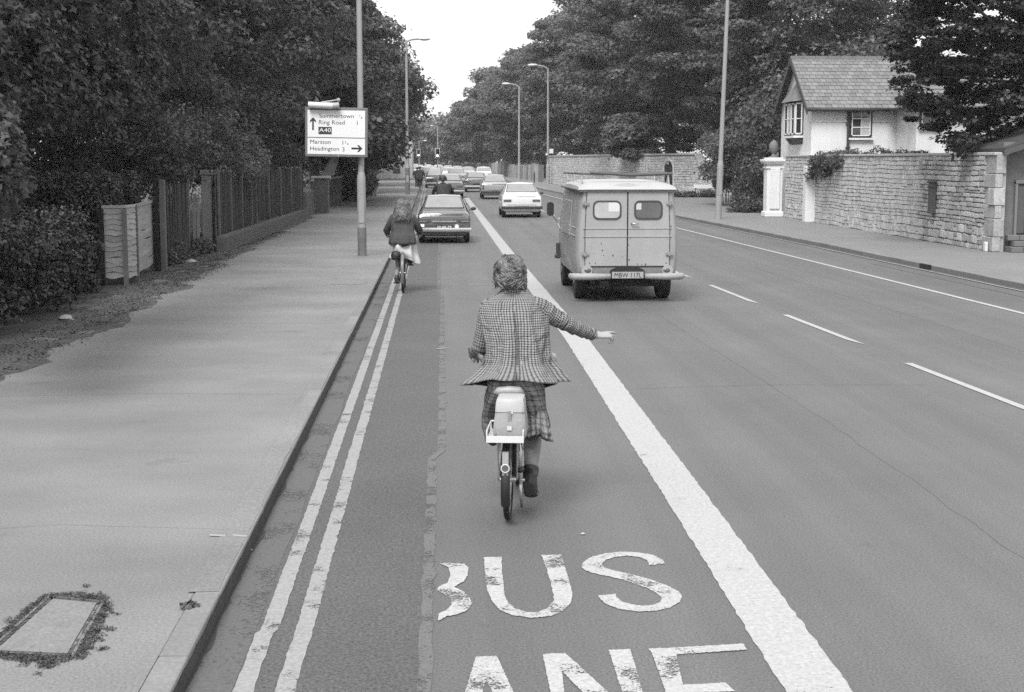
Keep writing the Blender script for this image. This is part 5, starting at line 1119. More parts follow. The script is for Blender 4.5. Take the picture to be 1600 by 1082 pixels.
# roof cap: domed, overhanging the rear by a little
m = MB(); rs = []
for y, zz, ww in ((-.05, 1.75, .755), (.0, 1.785, .77), (.15, 1.84, .765), (.6, 1.875, .765), (1.8, 1.885, .765), (2.7, 1.86, .75), (3.1, 1.80, .72)):
    top = []
    for k in range(13): a = math.pi*k/12; top.append((math.copysign(abs(math.cos(a))**.5, math.cos(a))*ww, y, 1.735+(zz-1.735)*math.sin(a)**.6))
    rs.append(top+[(-ww*.98, y, 1.715), (ww*.98, y, 1.715)])
m.loft(rs); m.build('roof', vr, van, local=True, smooth=True, ang=40)
MB().tube([(-.76, -.055, 1.735), (.76, -.055, 1.735)], .009, 6).build('roof_gutter', M('rust_line', .06, .9, var=.3, scale=12), van, local=True)
m = MB(); m.tube([(-.775, .0, 1.735), (-.79, 3.0, 1.74)], .012, 6); m.build('roof_gutter', M('rust_line', .06), van, local=True)
m = MB(); m.tube([(.775, .0, 1.735), (.79, 3.0, 1.74)], .012, 6); m.build('roof_gutter', M('rust_line', .06), van, local=True)
# two rear doors
rust = M('van_door_paint', .29, .5, var=.10, scale=2, fine=.05, fscale=50, streak=((3, 3, .5), .05), dark_spots=(13, .72, .55))
def rrect(x0, x1, z0, z1, r, y, n=5):
    out = []
    for cx, cz, a0 in ((x1-r, z1-r, 0), (x0+r, z1-r, 90), (x0+r, z0+r, 180), (x1-r, z0+r, 270)):
        for k in range(n+1): a = math.radians(a0+90*k/n); out.append((cx+r*math.cos(a), y, cz+r*math.sin(a)))
    return out
for s_ in (-1, 1):
    xs = sorted((s_*.006, s_*.655)); m = MB(); z0, z1 = .56, 1.71
    xi0, xi1 = s_*.008, s_*.655; xt = s_*.63
    outl = [(xi0, z0), (xi1, z0), (xi1*1.0, 1.1), (xt, z1), (xi0, z1)]
    m.loft([[(a, y_, b) for a, b in outl] for y_ in (.02, -.022)]); d_ = m.build('rear_door', rust, van, local=True, bevel=.008)
    wx0, wx1 = sorted((s_*.10, s_*.54)); wz0, wz1 = 1.285, 1.575
    m = MB(); m.loft([rrect(wx0, wx1, wz0, wz1, .085, -.024), rrect(wx0, wx1, wz0, wz1, .085, -.036), rrect(wx0+.022, wx1-.022, wz0+.022, wz1-.022, .07, -.036), rrect(wx0+.022, wx1-.022, wz0+.022, wz1-.022, .07, -.02)], cap=False); m.build('window_rubber', M('rubber_grey', .04, .8), d_, local=True)
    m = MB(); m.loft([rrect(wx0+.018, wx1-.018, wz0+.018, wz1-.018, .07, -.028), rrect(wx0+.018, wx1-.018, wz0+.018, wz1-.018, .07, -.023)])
    m.build('window_glass', M('van_glass_light' if s_ < 0 else 'van_glass_dark', .5 if s_ < 0 else .15, .1, metal=.35, var=.12 if s_ < 0 else .2, scale=5, dark_spots=None), d_, local=True)  # opaque panes; brightness seen through each window is put into its colour
    if s_ < 0: MB().box(wx1-.2, wx1-.03, -.031, -.0285, wz0+.12, wz1-.03).build('bright_patch', M('painted_reflection', .55, .4), d_, local=True)  # reflection in the left pane, put in as a pale panel
    else: MB().box(wx0+.03, wx0+.11, -.031, -.0285, wz1-.14, wz1-.04).build('bright_panel', M('bright_panel_pale', .45, .6), d_, local=True)  # light patch in the right pane, put in as a small pale panel
    for zz in (.75, 1.53):
        m = MB(); hx = s_*.655; m.tube([(hx, -.035, zz-.035), (hx, -.035, zz+.035)], .02, 8); m.box(hx-.055, hx+.055, -.045, -.02, zz-.018, zz+.018); m.build('hinge', M('hinge_metal', .22, .6, var=.2, scale=20), d_, local=True)
    m = MB(); m.box(xs[0], xs[1], -.032, -.02, 1.015, 1.027); m.build('moulding', vr, d_, local=True)
    m = MB(); m.box(xs[0], xs[1], -.032, -.02, 1.14, 1.15); m.build('moulding', vr, d_, local=True)
m = MB(); g_ = random.Random(3)
for zx, zy, s_ in ((450, 592, 1.2), (456, 638, 1.3), (465, 674, 1), (531, 676, 1.4), (597, 684, .8), (640, 600, 1), (652, 556, .8), (645, 706, 1.6), (628, 700, 1), (408, 728, 1.2), (705, 735, 1.3), (760, 736, 1.6), (735, 738, 1), (930, 400, 1.1), (940, 470, 1.2), (915, 560, .8), (905, 728, 1.2), (365, 730, 1.1)):
    q = P(840+zx/4.508, 250+zy/4.508, vy-.03); q = Vector((q.x-vx, -.0235, q.z)); r = .008*s_; m.add([q]+[q+Vector((math.cos(t)*r*g_.uniform(.5, 1.3), 0, math.sin(t)*r*g_.uniform(.7, 2.0))) for t in (k*math.pi/4 for k in range(8))], [(0, k+1, (k+1) % 8+1) for k in range(8)])
m.build('rust_spots', M('rust_dark', .05, .9), van, local=True)
m = MB(); m.tube([(.06, -.03, 1.222), (.06, -.06, 1.222), (.17, -.062, 1.216)], [.014, .012, .010], 8); m.build('door_handle', chrome, van, local=True, smooth=True)
MB().box(-.005, .005, -.026, .0, .56, 1.71).build('door_gap', M('gap_black', .008), van, local=True)
for s_ in (-1, 1):
    MB().loft([[(s_*a, y_, b) for a, b in ((.658, .56), (.664, .56), (.664, 1.1), (.638, 1.71), (.632, 1.71), (.658, 1.1))] for y_ in (.0, -.012)]).build('door_gap', M('gap_black', .008), van, local=True)
MB().box(-.66, .66, -.02, .0, .548, .558).build('door_gap', M('gap_black', .008), van, local=True)
# side mouldings and rear corner
for zz in (1.02, 1.145):
    for s_ in (-1, 1): MB().tube([(s_*.665, -.02, zz), (s_*.765, .06, zz), (s_*.803 if zz < 1.1 else s_*.79, .2, zz), (s_*(.813 if zz < 1.1 else .80), 2.6, zz+.0)], .007, 5).build('moulding', vr, van, local=True)
m = MB(); m.loft([[(-.808, .95, .98), (-.808, 2.35, .98), (-.765, 2.35, 1.55), (-.765, .95, 1.55)], [(-.822, .97, 1.0), (-.822, 2.33, 1.0), (-.779, 2.33, 1.53), (-.779, .97, 1.53)]]); m.build('side_panel', vp, van, local=True)
# apron, lamps, plate, bumpers
MB().loft([[(x, y_, z_) for x, z_ in ((-.72, .42), (.72, .42), (.74, .545), (-.74, .545))] for y_ in (.02, -.012)]).build('apron', M('apron_rusty', .16, .8, var=.3, scale=7, fine=.2, fscale=50), van, local=True)
for s_ in (-1, 1):
    o = MB().disc((s_*.63, -.02, .495), .085, 'y', .05, 20, None).build('tail_lamp', M('lamp_rim', .3, .5), van, local=True); 
    m = MB(); m.ball((s_*.615, -.03, .495), .055, 12, 7, (1.25, .5, .8)); m.build('lens', lamp_r, o, local=True, smooth=True)
    m = MB(); m.tube([(s_*.86, .18, .40), (s_*.86, .02, .40), (s_*.80, -.09, .405), (s_*.6, -.115, .405), (s_*.27, -.115, .41)], [.045, .05, .055, .055, .042], 10); m.build('bumper', M('bumper_dented', .27, .6, var=.15, scale=5, fine=.1, fscale=40, bump=.01, bscale=9), van, local=True, smooth=True)
    MB().box(s_*.55-.03, s_*.55+.03, -.1, .1, .3, .4).build('bumper_iron', blk, van, local=True)
MB().disc((.0, -.03, .475), .27, 'y', .04, 24, .085).build('plate_hood', blk, van, local=True)
pl = MB().box(-.24, .25, -.062, -.05, .375, .475).build('number_plate', M('plate_pale', .30, .5, var=.1, scale=20), van, local=True)
put('lettering', text_mesh('MBW 117L', .072, .42), ptb, pl, (-.2, -.065, .39))
m = MB(); m.box(-.55, .55, .3, 3.4, .22, .45); m.ball((-.02, .72, .30), .15, 12, 8, (1.2, 1, .8)); m.tube([(-.6, .72, .3), (.6, .72, .3)], .045, 8); m.box(-.42, -.28, -.0, .12, .24, .32); m.box(.45, .6, .0, .06, .3, .36); m.build('underbody', blk, van, local=True)
for y in (.72, 3.15):
    for s_ in (-1, 1): wheel(van, s_*.66, y, .31, .2)
m = MB(); m.tube([(-.80, 3.0, 1.0), (-.84, 3.05, 1.1), (-.95, 2.95, 1.25)], .01, 6); m.build('mirror_arm', chrome, van, local=True)
m = MB(); m.loft([rrect(-1.04, -.92, 1.23, 1.47, .05, y_) for y_ in (2.93, 2.98)]); m.build('mirror', trimb, van, local=True)
m = MB(); m.loft([rrect(-1.03, -.93, 1.24, 1.46, .045, y_) for y_ in (2.925, 2.93)]); m.build('mirror_glass', M('mirror_dark', .05, .1, metal=.5), van, local=True)
m = MB(); m.box(-.86, -.80, 3.0, 3.2, .48, .75); m.ball((-.86, 3.05, .52), .04, 8, 6); m.build('lamp_unit', trimb, van, local=True)
# roof rack
rk_ = M('rack_dark', .06, .6); rr_ = MB()
for y in (.35, 1.9):
    for s_ in (-1, 1): rr_.tube([(s_*.70, y, 1.74), (s_*.68, y, 1.97)], .011, 6); rr_.tube([(s_*.66, y+.05, 1.75), (s_*.68, y+.05, 1.96)], .009, 6)
rr_.build('rack_leg', M('rack_pale', .4, .5), van, local=True)
MB().tube([(-.84, 1.9, 1.985), (-.2, 1.9, 1.955), (.9, 1.9, 1.985)], .014, 8).build('rack_bar', rk_, van, local=True)
m = MB(); m.tube([(-.55, .35, 2.00), (.1, .35, 1.965), (.74, .35, 1.985)], [.02, .03, .022], 8); m.build('rack_bar', rk_, van, local=True)
MB().tube([(-.68, .3, 1.98), (-.70, 2.0, 1.98)], .012, 6).tube([(.68, .3, 1.98), (.70, 2.0, 1.98)], .012, 6).build('rack_rail', rk_, van, local=True)
# ================================================================ BICYCLES AND RIDERS
steel = M('bike_chrome', .45, .3, metal=.8, var=.1, scale=15); bblack = M('bike_black', .012, .45); bgrey = M('bike_paint_grey', .12, .4, coat=.4); bwhite = M('bike_white', .55, .4)
def bicycle(label, loc, R=.33, rz=0, frame=None, wb=1.02, bb=.28, seat_z=.86, bar_z=1.0, bar_w=.27, crank=0.0, detail=True, guard=None, saddle_m=None, seat_y=None, bby=.43, tw=.02, bar_shape='flat', group='bicycles in the bus lane'):
    root = empty('bicycle', loc, label, 'bicycle', group, rz); fm = frame or bblack
    BB = Vector((0, bby, bb)); hd0 = Vector((0, wb-.14, min(2*R+.03, .66))); hd1 = hd0+Vector((0, -.05, .13 if R > .3 else .17)); st = Vector((0, .19 if seat_y is None else seat_y, seat_z-.06)); RA = Vector((0, 0, R)); FA = Vector((0, wb, R))
    m = MB(); m.tube([BB, st+Vector((0, 0, -.04))], .015, 8).tube([BB, hd0], .017, 8)
    if R > .3: m.tube([st.lerp(BB, .25), hd1-Vector((0, 0, .02))], .014, 8)
    else: m.tube([st.lerp(BB, .62), hd0+Vector((0, 0, .03))], .02, 8)
    m.tube([hd0, hd1], .02, 8)
    for s_ in (-1, 1):
        m.tube([BB+Vector((s_*.03, 0, 0)), RA+Vector((s_*.055, 0, 0))], .009, 6).tube([st.lerp(BB, .3)+Vector((s_*.018, 0, 0)), RA+Vector((s_*.055, 0, 0))], .008, 6)
    m.build('frame', fm, root, local=True, smooth=True, ang=50)
    m = MB()
    for s_ in (-1, 1): m.tube([hd0+Vector((s_*.03, .0, 0)), hd0+Vector((s_*.045, .03, -.1)), FA+Vector((s_*.05, 0, 0))], .010, 6)
    m.build('fork', fm, root, local=True, smooth=True)
    for c in (RA, FA):
        m = MB(); m.tube([c+Vector((-.05, 0, 0)), c+Vector((.05, 0, 0))], .018, 8)
        for k in range(16 if detail else 8): a = 2*math.pi*k/(16 if detail else 8); m.tube([c+Vector((.025*(-1)**k, 0, 0)), c+Vector((0, math.cos(a)*R*.9, math.sin(a)*R*.9))], .0022, 3)
        wo = m.build('wheel', steel, root, local=True); MB().torus(c, R-tw, tw, 'x', 40, 8).build('tyre', rub, wo, local=True, smooth=True); MB().torus(c, R-2*tw-.006, .01, 'x', 32, 6, 1.3).build('rim', steel, wo, local=True, smooth=True)
    for c, a0, a1 in ((RA, 10, 205), (FA, 10, 150)):
        m = MB(); rs = []
        for k in range(15):
            a = math.radians(a0+(a1-a0)*k/14); q = R+.018; rs.append([c+Vector((x, math.cos(a)*(q+e), math.sin(a)*(q+e))) for x, e in ((-.028, -.008), (-.02, .004), (0, .010), (.02, .004), (.028, -.008), (0, .004))])
        m.loft(rs); m.build('mudguard', guard or fm, root, local=True, smooth=True, ang=50)
    sy = st+Vector((0, 0, .06)); m = MB()
    m.loft([[sy+Vector((x*w_, y, z)) for x, z in ((-1, -.02), (-.7, .01), (0, .02), (.7, .01), (1, -.02), (0, -.045))] for y, w_ in ((-.13, .05), (-.11, .095), (-.04, .1), (.04, .05), (.14, .022), (.17, .01))]); m.build('saddle', saddle_m or M('saddle_black', .02, .6), root, local=True, smooth=True)
    MB().tube([st-Vector((0, 0, .12)), st+Vector((0, 0, .05))], .012, 8).build('seat_post', steel, root, local=True)
    top = Vector((0, hd1.y-.03, bar_z-.04)); m = MB(); m.tube([hd1, top], .012, 8)
    m.tube([(-bar_w, top.y-.16, bar_z-.02), (-bar_w*.95, top.y-.05, bar_z), (-bar_w*.5, top.y+.02, bar_z), (0, top.y+.02, bar_z-.03), (bar_w*.5, top.y+.02, bar_z), (bar_w*.95, top.y-.05, bar_z), (bar_w, top.y-.16, bar_z-.02)], .011, 8); m.build('handlebar', steel, root, local=True, smooth=True)
    for s_ in (-1, 1): MB().tube([(s_*bar_w, top.y-.17, bar_z-.021), (s_*bar_w*.97, top.y-.07, bar_z-.003)], .016, 8).build('grip', M('grip_pale', .4, .6), root, local=True, smooth=True)
    cl_ = .165; d = Vector((0, math.cos(crank), math.sin(crank)))
    m = MB(); m.disc(BB+Vector((.035, 0, 0)), .085, 'x', .004, 24); m.tube([BB+Vector((.05, 0, 0)), BB+Vector((.065, 0, 0))+d*cl_], .009, 6); m.tube([BB-Vector((.05, 0, 0)), BB-Vector((.065, 0, 0))-d*cl_], .009, 6); m.build('crank', steel, root, local=True)
    for s_ in (1, -1):
        p = BB+d*(cl_*s_)+Vector((s_*.12, 0, 0)); m = MB(); m.obox(p, (.05, 0, 0), (0, .042, 0), (0, 0, .011)); m.build('pedal', M('pedal_rubber', .05, .7) if s_ < 0 or R > .3 else M('pedal_pale', .35, .5), root, local=True, bevel=.003)
    m = MB(); m.obox((.045, .21, (bb+R)/2+.045), (.004, 0, 0), (0, .22, (bb-R)/2), (0, 0, .018)); m.build('chain_guard', guard or steel, root, local=True)
    return root
def finger(m, p, d, n, L, r, curl):
    d = d.normalized(); ax = d.cross(n).normalized(); pts = [p-d*.02, p]; q = p; a = curl*.5; dd = d
    for f in (.45, .3, .25):
        dd = Matrix.Rotation(-a, 3, ax) @ d; q = q+dd*L*f; pts.append(q); a += curl*.75
    m.tube(pts, [r*1.05, r*1.05, r, r*.92, r*.7], 8); m.ball(q, r*.72, 8, 5)
def hand(m, wr_, d, n, thumb, curls, s=1.0, tc=.3):
    """wrist point, direction of the fingers, back-of-hand normal, thumb side"""
    d = Vector(d).normalized(); n = Vector(n); n = (n-d*n.dot(d)).normalized(); t = Vector(thumb); t = (t-d*t.dot(d)-n*t.dot(n)).normalized()
    m.loft([[wr_+d*a*s+t*math.cos(k*math.pi/5)*w_*s+n*math.sin(k*math.pi/5)*h_*s for k in range(10)] for a, w_, h_ in ((-.03, .024, .019), (.0, .025, .017), (.04, .036, .015), (.085, .041, .013), (.095, .036, .010))])
    for i, (o, L, cu) in enumerate(zip((.030, .010, -.011, -.030), (.070, .078, .072, .056), curls)): finger(m, wr_+d*(.088-.006*abs(i-1))*s+t*o*s, d+t*(.12-.07*i), n, L*s, .0088*s, cu)
    finger(m, wr_+d*.03*s+t*.032*s, d*.75+t*.8, n, .06*s, .0105*s, tc)
def make_person(root, J, mats, voxel=.007, hands=None, shoes=True, hr=.095, ft=None, leg_r=(.075, .052, .034)):
    V_ = {k: Vector(v) for k, v in J.items()}; m = MB(); up = Vector((0, 0, 1))
    # torso
    pel, che, nek, hd = V_['pelvis'], V_['chest'], V_['neck'], V_['head']; rt = (V_['shR']-V_['shL']).normalized()
    fw = rt.cross(che-pel).normalized(); fw = fw if fw.y > 0 else -fw
    m.loft([[c+rt*math.cos(t)*a+fw*math.sin(t)*b for t in (2*math.pi*k/16 for k in range(16))] for c, a, b in ((pel-(che-pel)*.28, .09, .07), (pel, .15, .10), (pel.lerp(che, .45), .115, .08), (che, .14, .08), (che.lerp(nek, .6), .11, .055), (nek-(nek-che)*.12, .06, .055))])
    m.tube([nek-up*.05, nek, nek.lerp(hd, .6)], [.062, .052, .050], 12)
    # head with jaw, nose, ears, lips
    look = V_.get('look', Vector((0, 1, -.05))).normalized(); hx = look.cross(up).normalized(); hu = hx.cross(look)
    def H(x, y, z): return hd+hx*x*hr+look*y*hr+hu*z*hr
    m.loft([[H(math.cos(t)*a, math.sin(t)*b+o, z) for t in (2*math.pi*k/16 for k in range(16))] for z, a, b, o in ((-1.12, .3, .3, .45), (-.95, .5, .6, .3), (-.5, .68, .88, .1), (0, .78, .98, 0), (.4, .8, 1.0, -.02), (.8, .62, .8, -.04), (1.06, .3, .4, -.04))])
    m.tube([H(0, .95, .12), H(0, 1.1, -.08), H(0, 1.17, -.2)], [hr*.09, hr*.12, hr*.15], 8); m.tube([H(-.26, .84, -.5), H(0, .98, -.5), H(.26, .84, -.5)], [hr*.07, hr*.1, hr*.07], 8); m.tube([H(-.5, .75, .26), H(-.2, .93, .28), H(.2, .93, .28), H(.5, .75, .26)], hr*.08, 8)
    for s_ in (-1, 1): m.ball(H(s_*.8, -.02, -.05), hr*.2, 8, 6, (.5, .8, 1.3))
    # limbs
    for s_ in 'LR':
        m.tube([V_['sh'+s_]-rt*(.02 if s_ == 'R' else -.02), V_['sh'+s_].lerp(V_['el'+s_], .5), V_['el'+s_], V_['el'+s_].lerp(V_['wr'+s_], .35), V_['wr'+s_]], [.044, .042, .036, .036, .025], 12); m.ball(V_['sh'+s_], .046, 10, 7); m.ball(V_['el'+s_], .039, 10, 7)
        hp = V_['hip'+s_]; kn = V_['kn'+s_]; an = V_['an'+s_]
        m.tube([hp, hp.lerp(kn, .5), kn, kn.lerp(an, .35), an], [.088, .075, .055, .052, .034], 14); m.ball(hp, .095, 10, 7); m.ball(kn, .057, 10, 7)
        tip = V_['toe'+s_]; m.tube([an, an.lerp(tip, .4)-up*.025, tip], [.032, .028, .02], 10); m.ball(an-up*.03, .028, 8, 6)
    for s_, (d, n, th, cu, tc) in (hands or {}).items():
        hand(m, V_['wr'+s_], d, n, th, cu, 1.12, tc)
    put('body', fuse(m, voxel, 3), mats['skin'], root, -Vector(wloc(root)))
    e = MB()
    for s_ in (-1, 1): e.ball(H(s_*.32, .84, .08), hr*.14, 8, 6)
    e.build('eye', M('eye_white', .5, .2), root, smooth=True)
    return H, hx, look, hu
def sock_or_shoe(root, an, tip, mat, boot=0, name='shoe', kn=None):
    up = Vector((0, 0, 1)); an, tip = Vector(an), Vector(tip); d = (tip-an); d.z = 0; d = d.normalized(); x = d.cross(up)
    m = MB(); zs = tip.z-.03
    def sec(p, w_, h0, h1): return [Vector((p.x, p.y, 0))+x*math.cos(t)*w_+up*((h0+h1)/2+(h1-h0)/2*math.copysign(abs(math.sin(t))**.7, math.sin(t))) for t in (2*math.pi*k/14 for k in range(14))]
    zh = an.z-.095; heel = an-d*.062; toe = Vector((tip.x, tip.y, 0))+d*.04
    m.loft([sec(heel, .03, zh, an.z+.0), sec(an-d*.035, .042, zh-.004, an.z+.045), sec(an+d*.02, .047, zh*.9+zs*.1, an.z+.045), sec(an.lerp(tip, .5), .046, zh*.45+zs*.55, (an.z+tip.z)/2+.03), sec(tip, .05, zs, tip.z+.034), sec(toe, .032, zs+.006, tip.z+.012)])
    if boot: kn = Vector(kn); m.tube([an-up*.04, an+up*.03, an.lerp(kn, boot*.5), an.lerp(kn, boot)], [.045, .045, .05, .054], 14)
    put(name, fuse(m, .006, 2, name), mat, root, -Vector(wloc(root)))
def trunkcloth(rings, n=48, uvc=.95, fold=.01, seed=0, thick=0, hemfn=None, close_top=False):
    """rings: (centre, half width, half depth); open tube of cloth with folds and metre UVs"""
    out = []; uv = []; dist = 0
    for i, (c, hw, hd) in enumerate(rings):
        c = Vector(c); ring = []; f = i/(len(rings)-1)
        for k in range(n):
            t = 2*math.pi*k/n; ct, s_ = math.cos(t), math.sin(t); x = math.copysign(abs(ct)**.85, ct)*hw; y = math.copysign(abs(s_)**.85, s_)*hd
            q = fold*(noise.noise((math.cos(t)*2.5+seed, math.sin(t)*2.5, c.z*5))*2+(f**2)*1.6*math.sin(t*7+seed)+(f**2)*math.sin(t*11+2))
            e = 1+q/max(hw, .05); z = c.z+(hemfn(t, f) if hemfn else 0); ring.append(Vector((c.x+x*e, c.y+y*e, z)))
        out.append(ring)
        if i: dist += (c-Vector(rings[i-1][0])).length+abs(hw-rings[i-1][1])*.5
        uv.append([(k/n*uvc, dist) for k in range(n+1)])
    m = MB(); m.loft(out, cap=False, uv=uv); return m
def densify(rings, k=3):
    out = []
    for a, b in zip(rings, rings[1:]):
        for j in range(k): f = j/k; g = f*f*(3-2*f)*.5+f*.5; out.append((Vector(a[0]).lerp(Vector(b[0]), f), a[1]+(b[1]-a[1])*g, a[2]+(b[2]-a[2])*g))
    out.append(rings[-1]); return out
def cloth_obj(mb, name, mat, root, thick=.004):
    o = mb.build(name, mat, root, smooth=True); s_ = o.modifiers.new('s', 'SOLIDIFY'); s_.thickness = thick; return o
def check_mat(name, light, dark, p, frac=.36, over=None, soft=0):
    m = bpy.data.materials.new(name); m.use_nodes = True; n = m.node_tree; b = n.nodes['Principled BSDF']; b.inputs['Roughness'].default_value = .95; b.inputs['Specular IOR Level'].default_value = .1
    uv = n.nodes.new('ShaderNodeTexCoord').outputs['UV']; sp = n.nodes.new('ShaderNodeSeparateXYZ'); n.links.new(uv, sp.inputs[0])
    def mth(op, a, b_=0.0, c_=0.0):
        t = n.nodes.new('ShaderNodeMath'); t.operation = op
        for i, v in enumerate((a, b_, c_)):
            if isinstance(v, (int, float)): t.inputs[i].default_value = v
            else: n.links.new(v, t.inputs[i])
        return t.outputs[0]
    nz = n.nodes.new('ShaderNodeTexNoise'); nz.inputs['Scale'].default_value = 9; n.links.new(uv, nz.inputs['Vector'])
    def line(c, per, fr):
        w_ = mth('ADD', c, mth('MULTIPLY', mth('SUBTRACT', nz.outputs['Fac'], .5), per*.5)); return mth('LESS_THAN', mth('FRACT', mth('DIVIDE', w_, per)), fr)
    s1 = mth('ADD', line(sp.outputs[0], p, frac), line(sp.outputs[1], p, frac)); v = mth('MULTIPLY', s1, .5)
    if over: v = mth('ADD', v, mth('MULTIPLY', mth('ADD', line(sp.outputs[0], over, .3), line(sp.outputs[1], over, .3)), .22))
    fz = n.nodes.new('ShaderNodeTexNoise'); fz.inputs['Scale'].default_value = 160; n.links.new(uv, fz.inputs['Vector']); v = mth('ADD', v, mth('MULTIPLY', mth('SUBTRACT', fz.outputs['Fac'], .5), .5))
    r = n.nodes.new('ShaderNodeMapRange'); n.links.new(v, r.inputs[0]); r.inputs[1].default_value = 0; r.inputs[2].default_value = 1; r.inputs[3].default_value = light; r.inputs[4].default_value = dark
    cb = n.nodes.new('ShaderNodeCombineColor')
    for i in range(3): n.links.new(r.outputs[0], cb.inputs[i])
    wn = n.nodes.new('ShaderNodeTexNoise'); wn.inputs['Scale'].default_value = 9; wn.inputs['Detail'].default_value = 2; wn.inputs['Distortion'].default_value = 1.2; n.links.new(n.nodes['Texture Coordinate'].outputs['Object'], wn.inputs['Vector'])
    bn = n.nodes.new('ShaderNodeBump'); bn.inputs['Distance'].default_value = .03; n.links.new(wn.outputs['Fac'], bn.inputs['Height']); n.links.new(bn.outputs[0], b.inputs['Normal'])
    n.links.new(cb.outputs[0], b.inputs['Base Color']); return m
def hair_obj(root, H, hr, mat, locks, length, seed, wave=.25, r=.0045, bob=True, spread=1.0, base_sq=1.06, part=0.0):
    g = random.Random(seed); m = MB()
    m.loft([[H(math.cos(t)*a*base_sq, math.sin(t)*b*base_sq+o, z) for t in (2*math.pi*k/18 for k in range(18))] for z, a, b, o in ((-.75, .55, .45, -.35), (-.35, .78, .75, -.22), (.1, .9, .92, -.12), (.5, .88, .98, -.08), (.85, .68, .8, -.05), (1.08, .42, .5, -.05), (1.2, .2, .25, -.05), (1.25, .05, .06, -.05))])
    for i in range(locks):
        th = g.uniform(0, 2*math.pi) if g.random() < .3 else g.gauss(-math.pi/2, 1.1)
        if .5 < th % (2*math.pi) < math.pi-.5: 
            L = length*.28
        else: L = length*g.uniform(.75, 1.15)
        z0 = g.uniform(.2, 1.2); pts = []; q = math.sqrt(max(.01, 1.24**2-z0**2)); ph = g.uniform(0, 6.28); wv = wave*g.uniform(.5, 1.3); n = 9
        s = 0; z = z0; rad = q*.93; tw = g.uniform(-.5, .5)*wave*2
        for k in range(n):
            f = k/(n-1); zz = z0-L*f; rr = math.sqrt(max(0, 1.26**2-zz**2))*.86 if zz > 0 else 1.04+(-zz)*.12*spread
            if k == 0: rr = q*.9
            a = th+tw*f+wv*.35*math.sin(ph+f*7); rr += .1*wv*math.sin(ph*1.7+f*9)+g.uniform(-.02, .03)+(.12*wave if f > .6 else 0)
            pts.append(H(math.cos(a)*rr*.9*base_sq, math.sin(a)*rr-.08, zz*(1+.06*math.sin(ph*3+f*6)*wave)))
        m.tube(pts, [r*.7]+[r*g.uniform(1.0, 1.5)]*(n-3)+[r*.8, r*.25], 4, cap=False)
    return m.build('hair', mat, root, smooth=True)
def hair_mat(name, a, b):
    m = bpy.data.materials.new(name); m.use_nodes = True; n = m.node_tree; bs = n.nodes['Principled BSDF']; bs.inputs['Roughness'].default_value = .42; bs.inputs['Specular IOR Level'].default_value = .6
    tc = n.nodes.new('ShaderNodeTexCoord').outputs['Object']; t = n.nodes.new('ShaderNodeTexNoise'); t.inputs['Scale'].default_value = 17; t.inputs['Detail'].default_value = 3; n.links.new(tc, t.inputs['Vector'])
    r = n.nodes.new('ShaderNodeMapRange'); n.links.new(t.outputs['Fac'], r.inputs[0]); r.inputs[1].default_value = .35; r.inputs[2].default_value = .68; r.inputs[3].default_value = a; r.inputs[4].default_value = b
    cb = n.nodes.new('ShaderNodeCombineColor')
    for i in range(3): n.links.new(r.outputs[0], cb.inputs[i])
    n.links.new(cb.outputs[0], bs.inputs['Base Color']); return m
skin = M('skin', .27, .55, var=.05, scale=12)
# ---------------------------------------------------------------- the signalling woman
by = 8.87; bxp = P(794, 815, by); RZ = -.11
bk = bicycle('small wheeled shopping bicycle with a bag in its rear tray, nearest in the bus lane', (bxp.x, by, 0), R=.25, rz=RZ, frame=bblack, wb=1.0, bb=.265, seat_z=.80, bar_z=.93, bar_w=.262, crank=math.radians(-97), tw=.019, saddle_m=M('saddle_pale', .26, .5), seat_y=.14, guard=bblack, bby=.345)
# carrier, tray, reflector, rear lamp
m = MB()
for s_ in (-1, 1): m.tube([(s_*.055, 0, .25), (s_*.062, -.05, .52)], .006, 6).tube([(s_*.055, .0, .25), (s_*.062, .12, .52)], .006, 6).tube([(s_*.062, -.22, .53), (s_*.062, .14, .53)], .006, 6)
m.build('carrier_stay', steel, bk, local=True)
m = MB(); tw_, tl, tz0, tz1 = .108, .17, .535, .605
ty = -.12
m.box(-tw_, tw_, ty-tl, ty+tl, tz0, tz0+.022); m.box(-tw_, tw_, ty-tl-.004, ty-tl+.004, tz0, tz0+.04)

for a, b in (((tw_, ty-tl), (tw_, ty+tl)), ((tw_, ty+tl), (-tw_, ty+tl)), ((-tw_, ty+tl), (-tw_, ty-tl))): m.tube([(a[0], a[1], tz1), (b[0], b[1], tz1)], .0055, 6)
for a in ((-tw_, ty-tl), (tw_, ty-tl), (-tw_, ty+tl), (tw_, ty+tl)): m.tube([(a[0], a[1], tz0), (a[0], a[1], tz1)], .005, 6)
m.build('carrier_tray', bwhite, bk, local=True)
MB().torus((0, -.272, .375), .0235, .004, 'y', 24, 6).build('reflector_rim', bwhite, bk, local=True); MB().disc((0, -.268, .375), .022, 'y', .012, 20).build('reflector', lamp_r, bk, local=True)
MB().box(-.018, .018, -.262, -.22, .33, .47).build('reflector_bracket', M('bracket_grey', .3), bk, local=True)
MB().ball((.075, .02, .31), .03, 10, 7, (.8, 1.5, .7)).build('rear_light', bblack, bk, local=True, smooth=True)
m = MB(); m.tube([(.07, .0, .25), (.1, -.02, .25)], .01, 6).tube([(.075, 0, .22), (.08, .06, .06)], .008, 6); m.tube([(.06, .05, .5), (.075, .02, .42), (.07, 0, .3)], .012, 6); m.build('gear_casing', steel, bk, local=True, smooth=True)
